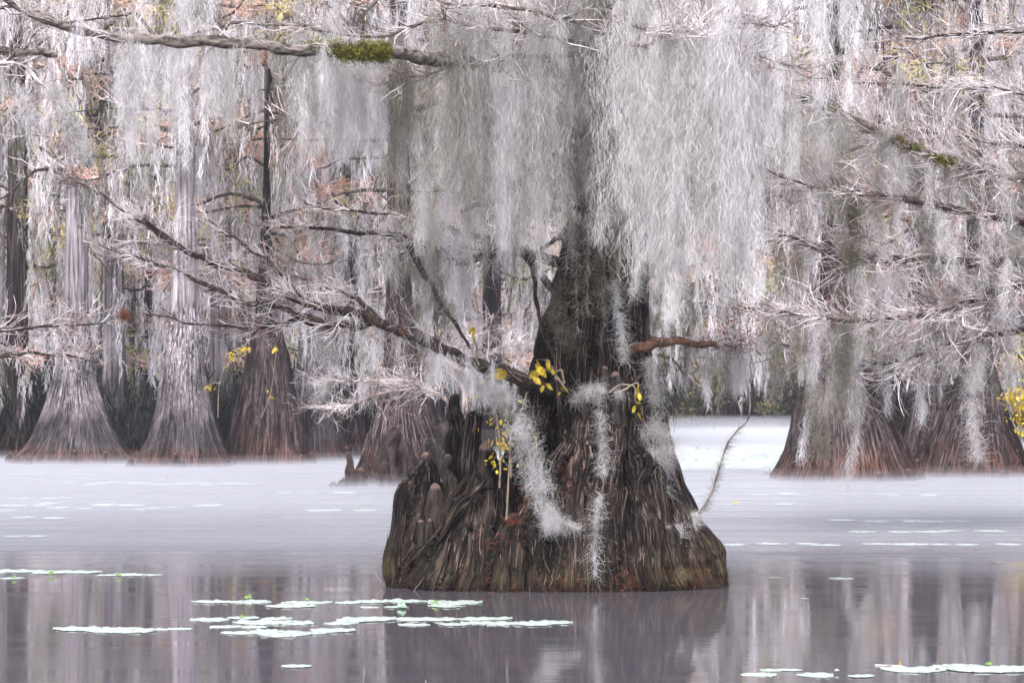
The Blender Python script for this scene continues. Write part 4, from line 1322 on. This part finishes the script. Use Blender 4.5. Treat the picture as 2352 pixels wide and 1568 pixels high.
def sprig(name, label, Y, stems, leafbox, n, size, cat='shrub', r=3, tw=12):
    base = W(stems[0][0][0], stems[0][0][1], Y)
    root = empty(name, tuple(base))
    tag(root, label, cat)
    sb = Buf()
    Ps = []
    for st in stems:
        P = smooth_path([W(x, y, Y) - base for x, y in st], 14, 0.02)
        Ps.append(P)
        tubes(sb, P[None], np.linspace(r, r * 0.5, 14)[None] * Y / FP, 5)
    Q, _ = sprouts(np.array(Ps), tw, 60 * Y / FP, (20, 60), 0.8, 0.1, tmin=0.4, segs=5)
    tubes(sb, Q, twig_r(Q, 1.0 * Y / FP), 3)
    sb.obj('stem', M_stem, root)
    lb = Buf()
    pos = []
    for (x, y, sx, sy, k) in leafbox:
        for _ in range(int(n * k)):
            pos.append(W(x + rng.normal() * sx, y + rng.normal() * sy, Y + rng.normal() * 0.06 * Y / 33) - base)
    pos = np.array(pos)
    leaves(lb, pos, size * Y / FP * rng.uniform(.6, 1.2, len(pos)))
    lb.obj('leaves', M_yellow, root)
    return root


sprig('yellow_shrub', 'slender shrub with small yellow leaves growing in the left of the stump', YM - 0.75,
      [[(1160, 1190), (1166, 1120), (1170, 1040), (1172, 980), (1150, 920), (1120, 860)], [(1150, 1120), (1150, 1040), (1140, 960), (1120, 900)], [(1175, 1100), (1172, 1010), (1195, 950), (1210, 900)]],
      [(1150, 970, 22, 30, .30), (1160, 1030, 18, 30, .35), (1140, 1060, 12, 12, .12), (1085, 900, 6, 35, .12), (1230, 1010, 10, 8, .04), (1300, 960, 30, 50, .05)], 100, 11)
sprig('yellow_sprig', 'sprig of large bright yellow leaves beside the trunk above the low branch', YM - 0.7,
      [[(1300, 900), (1280, 870), (1255, 850), (1235, 842)], [(1280, 870), (1262, 840), (1250, 825)], [(1300, 880), (1290, 850), (1268, 860)]],
      [(1248, 842, 16, 12, 1), (1128, 850, 7, 10, .35), (1272, 885, 14, 12, .3)], 12, 26, tw=3)
sprig('yellow_sprig', 'few yellow leaves on a looping stem at the right side of the trunk', YM - 0.6,
      [[(1400, 900), (1430, 882), (1455, 890), (1464, 930)], [(1410, 905), (1440, 895), (1462, 880), (1466, 885)]], [(1464, 885, 4, 8, 1), (1462, 925, 4, 10, 1)], 4, 18, tw=2)
sprig('yellow_sprig', 'single hanging cluster of yellow leaves above the low left branch', YM - 0.9,
      [[(1100, 835), (1092, 800), (1088, 765)]], [(1088, 765, 4, 14, 1)], 7, 16, tw=1)
sprig('yellow_bush', 'yellow-leaved bush cut by the right edge of the photo', 70.0,
      [[(2345, 1010), (2340, 960), (2330, 900)], [(2345, 1010), (2320, 950), (2305, 905)], [(2350, 1010), (2360, 940), (2365, 890)]],
      [(2330, 905, 18, 12, .4), (2345, 960, 14, 22, .5), (2360, 930, 14, 20, .3)], 150, 12, 'bush', 2, 20)
sprig('yellow_leaf_vine', 'scattered yellow leaves on thin stems in front of the dark buttress', 80.0,
      [[(500, 960), (505, 880), (530, 820), (570, 800)], [(600, 960), (622, 900), (635, 800)], [(505, 880), (490, 880), (480, 885)]],
      [(528, 815, 8, 5, .3), (560, 800, 12, 4, .3), (635, 795, 3, 3, .15), (620, 905, 4, 5, .15), (500, 885, 18, 4, .2)], 32, 11, 'vine', 1.2, 6)
sprig('olive_bush', 'olive-yellow bush on the far side of the open water', 165.0,
      [[(1640, 990), (1630, 900), (1620, 830)], [(1640, 990), (1650, 920), (1655, 850)]], [(1625, 850, 18, 26, 1)], 240, 7, 'bush', 1, 12)

# ------------------------------------------------------------------ trees standing just outside the frame whose boughs reach in
YR = 47.0
RT = empty('bald_cypress', tuple(W(2620, 900 + FP * CH / YR, YR)))
RT.location.z = 0
tag(RT, 'cypress standing beyond the right edge, its pale twiggy boughs reaching in', 'tree')
RL = np.array(RT.location)
trunk_obj([(0, 0, 1.1), (.8, 0, .8), (2, 0, .5), (4, 0, .38), (9, 0, .3)], YR, 91, M_barkd, RT, ztop=16)
H2 = []
def BR2(*a, **k):
    k['tw'] = int(k['tw'] * 2.3)
    k['twL'] = k['twL'] * 1.5
    k['ang'] = (10, 38)
    k['sub'] = 3
    k['subL'] = 0.55
    return branch(RT, RL, *a, hold=H2, **k)



kw = dict(r_t=0.010, subr=0.0065)
BR2([(2620, 470), (2480, 430), (2352, 405, -.3), (2200, 375, -.6), (2120, 350, -.8), (2050, 318, -.9), (1940, 262, -1), (1860, 225, -1.1), (1800, 195, -1.2)], YR, 16, 5, m=M_limb, label='mossy bough sloping down from upper left', tw=110, twL=1.2, sub=6, rust=300, tmin=.2, **kw)
BR2([(2620, 640), (2480, 640), (2352, 655, -.5), (2250, 685, -.8), (2150, 720, -1), (2000, 738, -1.2), (1850, 722, -1.3), (1700, 712, -1.4)], YR, 12, 3, m=M_branch, label='low dark bough', tw=120, twL=1.2, sub=6, rust=600, tmin=.2, **kw)
BR2([(2620, 560), (2450, 530), (2300, 500, -.6), (2160, 475, -.8), (2040, 452, -1), (1930, 435, -1), (1835, 420, -1.1), (1740, 385, -1.2)], YR, 14, 3, tw=70, twL=1.1, sub=6, rust=400, tmin=.2, **kw)
BR2([(2620, 640), (2480, 610), (2352, 600, -.2), (2250, 605, -.5), (2150, 598, -.7), (2040, 600, -.7), (1930, 588, -.8), (1850, 560, -.8), (1785, 535, -.9)], YR, 14, 6, tw=90, twL=1.1, sub=6, rust=200, tmin=.2, **kw)
BR2([(2620, 240), (2450, 100, .5), (2352, 72, .5), (2200, 82, .5), (2080, 90, .4)], YR, 8, 2, tw=30, twL=1.0, **kw)
BR2([(2620, 420), (2450, 280, .5), (2352, 215, .6), (2150, 200, .6), (1960, 192, .6)], YR, 8, 2, tw=60, twL=1.2, sub=6, **kw)
BR2([(2620, 760), (2450, 740), (2300, 770, -.5), (2150, 800, -.8), (2030, 835, -1), (1900, 810, -1), (1750, 785, -1)], YR, 9, 2, tw=70, twL=1.1, sub=6, rust=500, tmin=.2, **kw)
BR2([(2620, 400), (2450, 350), (2300, 330, .4), (2150, 300, .6), (2000, 330, .6), (1850, 400, .6), (1760, 430, .6)], YR, 8, 2, tw=60, twL=1.2, sub=6, rust=100, tmin=.2, **kw)
BR2([(2620, 60), (2450, -40), (2300, -60), (2100, -70), (1900, -60), (1760, -40)], YR, 12, 3, tw=30, twL=1.2, **kw)
f2 = np.concatenate([h[:, :8] for h in H2]).reshape(-1, 3) + RL
px2 = HX + f2[:, 0] * FP / f2[:, 1]
py2 = HY - (f2[:, 2] - CH) * FP / f2[:, 1]


def curtain2(label, specs, m=M_moss, per=400, w=0.0032, fl=0.19):
    b = Buf()
    for (n, (x0, x1, y0, y1), Lr, Rr) in specs:
        k = np.where((px2 > x0) & (px2 < x1) & (py2 > y0) & (py2 < y1))[0]
        top = f2[rng.choice(k, n)] + rng.normal(size=(n, 3)) * 0.04
        ropes(b, top, rng.uniform(*Lr, n), rng.uniform(*Rr, n) * 1.3, per, fl, w, sway=0.06, down=0.95, curl=0.5, segs=4, tip=0.5)
    return tag(b.obj('moss_curtain', m), label, 'moss', kind='stuff')


curtain2('moss veils hanging from the sloping mossy bough at right', [(50, (1750, 2352, 150, 330), (0.6, 1.7), (.07, .15)), (30, (1700, 2352, 330, 470), (0.5, 1.5), (.06, .13))])
curtain2('moss tufts along the middle right boughs', [(60, (1700, 2352, 470, 640), (0.3, 1.1), (.05, .11))])
curtain2('ragged moss hanging from the low right bough over the reddish base', [(50, (1700, 2352, 640, 860), (0.3, 1.0), (.05, .10)), (8, (1850, 1990, 700, 870), (1.2, 1.9), (.07, .12))])
swag('brown moss beard hanging from the middle right bough', [(1955, 450, 0), (1960, 500, 0), (1955, 560, 0), (1965, 600, 0)], [.12, .20, .18, .08], 900, m=M_mossdk, Y=YR - 1.2, w=.007, fl=.15)
swag('long olive moss tail hanging before the reddish base', [(1868, 880, 0), (1872, 930, 0), (1885, 990, 0), (1895, 1050, 0)], [.14, .22, .15, .04], 420, m=M_mossdk, Y=YR - 1.2, w=.007, fl=.15)
swag('pale moss tail hanging between the two right-hand bases', [(2228, 830, 0), (2232, 900, 0), (2236, 980, 0), (2246, 1050, 0)], [.10, .12, .09, .03], 420, m=M_moss, Y=YR - 1.0, w=.007, fl=.15)
gm = Buf()
n = 2600
cpts = [(1850, 224), (1905, 248), (2060, 322), (2092, 340), (2150, 366), (2170, 372)]
k = rng.integers(0, len(cpts), n)
s = np.array([W(cpts[i][0] + rng.normal() * 12, cpts[i][1] + rng.normal() * 5, YR - 1.1) - RL for i in k])
fibers(gm, s, unit(rnd_unit(n)), 0.07, 0.011, 0.4, 2)
gm.obj('green_moss', M_greenmoss, RT)

YL = 40.0
LT = empty('bald_cypress', tuple(W(-420, 900, YL)))
LT.location.z = 0
tag(LT, 'cypress standing beyond the left edge, white twigs and a stub reaching in', 'tree')
LL = np.array(LT.location)
trunk_obj([(0, 0, 1.1), (.8, 0, .8), (2, 0, .5), (4, 0, .36), (9, 0, .28)], YL, 92, M_barkd, LT, ztop=14)
H3 = []
BR3 = lambda *a, **k: branch(LT, LL, *a, hold=H3, **k)
BR3([(-420, 140), (-200, 110), (-60, 112), (20, 116), (80, 121), (132, 125)], YL, 9, 7, m=M_limb, label='blunt broken stub with pale lichen')
BR3([(-420, 800), (-200, 780), (-60, 765), (60, 752), (150, 745), (260, 740)], YL, 8, 1.5, tw=46, twL=1.1, sub=5, rust=160, tmin=.4)
BR3([(-420, 860), (-200, 830), (-60, 825), (60, 812), (150, 815), (230, 830)], YL, 7, 1.5, tw=30, twL=0.9, sub=5, rust=120, tmin=.4)
BR3([(-420, 200), (-200, 130), (-60, 140), (40, 150), (95, 190), (140, 260), (165, 330)], YL, 6, 1.5, tw=30, twL=0.8, sub=5, m=M_twig, tmin=.4)
BR3([(-420, 250), (-200, 60), (-60, 20), (60, 20), (160, 50), (300, 30)], YL, 7, 2, tw=50, twL=1.0, sub=6, tmin=.4)
BR3([(-420, 300), (-200, 200), (-60, 170), (30, 130), (100, 60)], YL, 7, 2, tw=30, twL=1.0, sub=6, tmin=.4)
swag('pale streaming moss hanging from the curved white twigs at left', [(120, 190, 0), (145, 250, 0), (175, 310, 0), (190, 370, 0)], [.08, .13, .14, .05], 700, m=M_mossw, Y=YL, w=.006, fl=.14)
swag('pale moss tuft at the left edge under the broken stub', [(40, 200, 0), (60, 250, 0), (70, 290, 0)], [.14, .2, .08], 700, m=M_mossw, Y=YL, w=.006, fl=.14)
swag('brownish moss ball sitting on the lichened limb', [(420, 30, 0), (460, 25, 0), (500, 35, 0)], [.12, .2, .12], 1500, m=M_mossdk, Y=YM - 2.1)
swag('rust-brown needle nest caught in the white twigs at left', [(282, 718, 0), (296, 728, 0)], [.06, .05], 3000, m=M_rust, Y=YL - 1, fl=.06)

# a thicket of bare twigs in front of the knee-ringed cypress
TH = empty('twig_thicket', tuple(W(1060, 1110, 62.0)))
TH.location.z = 0
tag(TH, 'thicket of fine bare twigs between the stump and the knee-ringed cypress', 'shrub')
TL = np.array(TH.location)
for pts in ([(1075, 1120), (1060, 1000), (1020, 920), (940, 880), (840, 875), (730, 880)], [(1075, 1120), (1060, 980), (1000, 900), (900, 900), (800, 930), (720, 940)],
            [(1080, 1120), (1070, 950), (1080, 850), (1150, 800), (1220, 790)], [(1075, 1120), (1060, 900), (1000, 830), (1050, 780), (1120, 760)]):
    branch(TH, TL, pts, 62.0, 5, 1.5, m=M_twigd, tw=80, twL=1.3, sub=5, tmin=.4, r_t=.008, subr=.005, up=0.1, jit=.05)


# ------------------------------------------------------------------ lily pads, each its own object
def pad_mesh(seed):
    r_ = np.random.default_rng(seed)
    K, rings = 40, 5
    th = np.linspace(0, 2 * math.pi, K, endpoint=False)
    ed = 1 + 0.05 * np.sin(th * 3 + r_.uniform(0, 6)) + 0.035 * np.sin(th * 11 + r_.uniform(0, 6)) + 0.03 * r_.normal(size=K)
    v, f = [], []
    for i in range(rings):
        q = (i + 0.02) / (rings - 1 + .02)
        ruff = (q ** 3) * (0.05 * np.sin(th * 7 + r_.uniform(0, 6)) + 0.05 * np.abs(r_.normal(size=K)))
        for a in range(K):
            v.append((math.cos(th[a]) * q * ed[a], math.sin(th[a]) * q * ed[a], 0.03 + ruff[a] + 0.01 * math.sin(th[a] * 5) * q))
    for i in range(rings - 1):
        for a in range(K):
            f.append((i * K + a, i * K + (a + 1) % K, (i + 1) * K + (a + 1) % K, (i + 1) * K + a))
    # rim turned down to the water: gives the leaf its thickness
    for a in range(K):
        x, y, z = v[(rings - 1) * K + a]
        v.append((x * 0.98, y * 0.98, 0.004))
    for a in range(K):
        f.append(((rings - 1) * K + a, (rings - 1) * K + (a + 1) % K, rings * K + (a + 1) % K, rings * K + a))
    b = Buf()
    b.add(np.array(v), np.array(f))
    return b.mesh('lily_pad', M_pad)


pads = [pad_mesh(i) for i in range(7)]
bands = [  # x0, x1, y0, y1, label, n factor
    (440, 612, 1382, 1383, 'left end of the upper raft in front of the stump', 1), (560, 770, 1380, 1384, 'middle left of the upper raft in front of the stump', 1),
    (760, 1085, 1380, 1385, 'right part of the upper raft in front of the stump', 1), (626, 722, 1392, 1392, 'below the upper raft, left of its curled leaf', 1),
    (825, 935, 1393, 1395, 'beside the curled leaf below the upper raft', 1), (985, 1072, 1392, 1393, 'right end below the upper raft', 1),
    (423, 512, 1423, 1423, 'thin row left of the second raft', 1), (512, 660, 1419, 1421, 'top of the second raft', 1), (560, 800, 1428, 1431, 'long bottom row of the second raft', 1),
    (760, 838, 1426, 1428, 'small patch right of the second raft', 1), (785, 1200, 1418, 1424, 'long raft under the stump', 1), (920, 1062, 1434, 1437, 'short row under the long raft', 1),
    (1045, 1300, 1429, 1433, 'right tail of the long raft under the stump', 1), (340, 458, 1444, 1446, 'lone row at middle left', 1), (470, 628, 1439, 1440, 'upper row of the nearest centre-left raft', 1),
    (535, 775, 1448, 1458, 'nearest centre-left raft', 1.6), (165, 312, 1443, 1449, 'separate raft at lower left', 1.3), (662, 731, 1530, 1530, 'single pads alone near the bottom centre-left', .6),
    (1735, 1860, 1538, 1539, 'upper row of the raft at lower right', 1), (1722, 1890, 1548, 1550, 'lower left row of the raft at lower right', 1), (1870, 2014, 1549, 1555, 'right end of the raft at lower right', 1.2),
    (2085, 2352, 1527, 1542, 'raft in the lower right corner', 1.6), (1760, 1789, 1326, 1326, 'tiny lone pad right of the stump', .5), (1908, 1963, 1328, 1328, 'small lone row right of the stump', .6),
    (1838, 1861, 1374, 1374, 'tiny nearer lone pad right of the stump', .5),
    (0, 218, 1310, 1316, 'raft at the left edge above the reflections', 1.2), (222, 366, 1319, 1322, 'right tail of the left-edge raft', 1), (0, 52, 1327, 1328, 'small row below the left-edge raft', 1),
    (0, 88, 1230, 1232, 'small row at the left edge in the bright water', 1), (0, 366, 1156, 1172, 'wide far raft at left in the mist', 1.0), (398, 552, 1161, 1165, 'far row right of the misty left raft', 1), (0, 168, 1187, 1190, 'faint row under the misty left raft', .8),
    (0, 160, 1142, 1144, 'faintest row at far left in the mist', .8), (130, 578, 1106, 1114, 'long misty row in front of the left trees', .8), (580, 800, 1129, 1132, 'misty row left of the knees', .7), (718, 858, 1171, 1173, 'row below the knee-ringed tree', .8),
    (1562, 2020, 1133, 1137, 'misty row in front of the reddish base', .55), (2030, 2168, 1136, 1138, 'misty row in front of the right-edge base', .6), (1572, 1798, 1150, 1162, 'misty rows right of the stump', .6),
    (1892, 2268, 1193, 1198, 'bright row in the right middle distance', .6), (1905, 2352, 1218, 1222, 'second bright row in the right middle distance', .6), (1640, 2352, 1248, 1252, 'long bright row crossing the right side', .6)]
npad = 0
for (x0, x1, y0, y1, lab, fac) in bands:
    Ym = waterY((y0 + y1) / 2)
    wid = (x1 - x0) * Ym / FP
    n = max(1, int(round(wid / 0.30 * fac)))
    for k in range(n):
        px = x0 + (x1 - x0) * (k + 0.5 + rng.uniform(-1, 1) * (0.3 if Ym < 45 else 0.8)) / n
        py = rng.uniform(y0, y1)
        Y = waterY(py)
        r = rng.uniform(0.15, 0.26) if Ym < 45 else rng.uniform(0.10, 0.26)
        if n < 3:
            r = wid / n / 2
        p = W(px, py, Y)
        o = bpy.data.objects.new('lily_pad', pads[rng.integers(0, 7)])
        o.location = (p[0], Y, 0.0 + rng.uniform(0, .006))
        o.scale = (r, r * rng.uniform(.7, 1.3), r * 0.42)
        o.rotation_euler = (0, 0, rng.uniform(0, 6.28))
        C.objects.link(o)
        pl = lab if lab.startswith(('right end of', 'right tail', 'right part', 'left end', 'middle left', 'below', 'beside', 'top of', 'upper row', 'lower left', 'tiny', 'lone', 'single', 'thin', 'small', 'short', 'nearest', 'separate', 'wide', 'far row', 'faint', 'long', 'misty', 'bright', 'second', 'raft')) else 'in the ' + lab
        tag(o, 'pad, ' + (ordl(k) + ': ' if n > 1 else '') + pl, 'lily pad', 'pads: ' + lab)
        npad += 1
# the dense far bed is past counting
fb = Buf()
for (x0, x1, y0, y1, n) in ((1552, 1785, 1052, 1078, 520), (0, 60, 1018, 1036, 100), (1540, 1800, 1000, 1050, 380)):
    for _ in range(n):
        py = y0 + (y1 - y0) * (rng.beta(2, 2) * 1.25 - 0.1)
        Y = waterY(py)
        c = W(rng.uniform(x0, x1), py, Y)
        K = 10
        th = np.arange(K) * 2 * math.pi / K
        r = rng.uniform(.2, .4)
        ring = np.stack([c[0] + r * np.cos(th), Y + r * np.sin(th), 0.012 + 0.012 * rng.random(K)], 1)
        inn = np.stack([c[0] + 0.02 * np.cos(th), Y + .02 * np.sin(th), np.full(K, .012)], 1)
        j = np.arange(K)
        fb.add(np.vstack([ring, inn]), np.stack([j, (j + 1) % K, K + (j + 1) % K, K + j], 1))
tag(fb.obj('lily_bed', M_pad), 'dense bed of lily pads on the far open water', 'lily pads', kind='stuff')


def curled(px, py, size, label, m=M_padg):
    Y = waterY(py)
    r = size * Y / FP
    b = Buf()
    n, k = 10, 7
    u = np.linspace(-1, 1, n)[:, None]
    v = np.linspace(0, 1, k)[None]
    wd = np.sqrt(np.clip(1 - (v * 1.0) ** 2 * 0.98, 0, 1))
    X = u * r * wd
    Yy = 0.35 * r * np.sin(v * 2.2) + 0.12 * r * np.cos(u * 3)
    Z = v * r * 1.1 * (1 - 0.25 * u ** 2) + 0.02 + 0.1 * r * np.sin(u * 4)
    X, Yy, Z = np.broadcast_arrays(X, Yy, Z)
    V = np.stack([X, Yy, Z], -1)
    i = np.arange(n - 1)[:, None] * k + np.arange(k - 1)[None]
    f = np.stack([i, i + 1, i + k + 1, i + k], -1)
    b.add(V, f)
    o = b.obj('curled_pad', m)
    o.location = (W(px, py, Y)[0], Y, 0)
    o.rotation_euler = (0, 0, rng.uniform(-.5, .5))
    sm = o.modifiers.new('s', 'SOLIDIFY')
    sm.thickness = 0.006
    tag(o, label, 'lily pad')


curled(922, 1397, 12, 'large folded blue-green pad standing out of the raft in front of the stump', M_padu)
curled(570, 1378, 10, 'folded green pad at the left of the upper raft')
curled(556, 1422, 7, 'small upright green leaf on the second raft')
curled(705, 1382, 6, 'small dark green curl in the middle of the upper raft')
curled(1000, 1390, 8, 'yellow-green curl at the right end of the upper raft')
curled(118, 1322, 8, 'green curl on the left-edge raft')
curled(272, 1325, 7, 'dark green curl on the tail of the left-edge raft')
curled(32, 1330, 6, 'green curl at the very left edge')
curled(2272, 1532, 9, 'green curl on the raft in the lower right corner')
curled(2152, 1543, 5, 'small brown-green curl at the left of the corner raft')
curled(1922, 1546, 6, 'pale pointed curl on the lower right raft', M_pad)
curled(830, 1173, 6, 'bright green curl below the knee-ringed tree')
curled(1690, 1158, 8, 'yellow-green upright leaf in the mist right of the stump', M_yellow)
for i, (x, y) in enumerate(((1600, 1033), (1630, 1034), (1570, 1060), (1600, 1062), (1660, 1064), (1710, 1060), (1740, 1058), (1760, 1056))):
    curled(x, y, 7, 'dark upright leaf on the far lily bed, ' + ['leftmost of the back pair', 'right one of the back pair'][i] if i < 2 else 'dark upright leaf in the front row of the far bed, ' + ordl(i - 2))
    C.objects[-1]['group'] = 'upright leaves on the far lily bed'


def stick(px, py, pts, r, label, m=M_twigd, name='twig', cat='twig'):
    Y = waterY(py)
    b = Buf()
    P = smooth_path([W(x, y, Y) for x, y in pts], 10, 0.004)
    base = P[0].copy()
    tubes(b, (P - base)[None], np.linspace(r, r * .6, 10)[None] * Y / FP, 6)
    o = b.obj(name, m)
    o.location = base
    tag(o, label, cat)


stick(835, 1575, [(836, 1580), (835, 1560), (837, 1545), (838, 1528)], 1.6, 'thin brown twig rising from the water at the bottom edge')
stick(976, 1572, [(976, 1578), (978, 1570), (977, 1561)], 1.6, 'stub of a pale twig at the bottom edge right of the brown one', M_twig)
stick(382, 1114, [(381, 1118), (380, 1104), (385, 1090)], 1.2, 'pale bent stem rising from the misty row of pads', M_yellow, 'stem', 'stem')
stick(878, 1345, [(885, 1352), (876, 1338), (868, 1326), (862, 1318)], 1.8, 'small bare twig at the left foot of the stump')
stick(2066, 1530, [(2068, 1531), (2068, 1526), (2068, 1519)], 4, 'short yellow stub floating at lower right', M_yellow, 'floating_stub', 'stub')
stick(2040, 1528, [(2010, 1527.5), (2040, 1527), (2064, 1527)], 2.2, 'pinkish stick floating left of the yellow stub', M_twig, 'floating_stick', 'stick')
stick(597, 1335, [(578, 1335.5), (597, 1335), (615, 1335)], 1.3, 'reddish twig floating alone left of the stump', M_rust, 'floating_stick', 'stick')
stick(2280, 1092, [(2230, 1060), (2255, 1078), (2285, 1095), (2300, 1099)], 3.5, 'pale fallen branch leaning into the water at right', M_twig, 'fallen_branch', 'branch')


# ------------------------------------------------------------------ air
def volume_box(name, x0, x1, y0, y1, z0, z1, dens, col, label):
    b = Buf()
    v = np.array([(x, y, z) for z in (z0, z1) for (x, y) in ((x0, y0), (x1, y0), (x1, y1), (x0, y1))], float)
    b.add(v, [(0, 3, 2, 1), (4, 5, 6, 7), (0, 1, 5, 4), (1, 2, 6, 5), (2, 3, 7, 6), (3, 0, 4, 7)])
    m = bpy.data.materials.new(name)
    m.use_nodes = True
    n, l = m.node_tree.nodes, m.node_tree.links
    n.remove(n['Principled BSDF'])
    pv = n.new("ShaderNodeVolumePrincipled")
    pv.inputs['Color'].default_value = (*col, 1)
    pv.inputs['Density'].default_value = dens
    pv.inputs['Anisotropy'].default_value = 0.0
    l.new(pv.outputs[0], n['Material Output'].inputs['Volume'])
    o = b.obj(name, m, smooth=False)
    o['kind'] = 'stuff'
    o['label'] = label
    o['category'] = 'mist'


volume_box('haze', -650, 650, -70, 950, -2.0, 60.0, 0.00022, (0.90, 0.92, 1.0), 'thin pale haze filling the air over the lake')
volume_box('mist', -90, 90, 35.6, 176.6, -1.0, 0.13, 0.028, (0.92, 0.95, 1.0), 'thinnest layer of white mist lying on the water behind the stump')
volume_box('mist', -90, 90, 41, 176.3, -1.05, 0.17, 0.036, (0.92, 0.95, 1.0), 'second thin layer of white mist over the middle water')
volume_box('mist', -90, 90, 50, 176, -1.1, 0.34, 0.015, (0.92, 0.95, 1.0), 'middle layer of low white mist on the water')
volume_box('mist', -90, 90, 105, 175.5, -1.2, 0.90, 0.016, (0.92, 0.95, 1.0), 'upper layer of low white mist farthest out')
print('PADS', npad, 'trunk verts', nv)
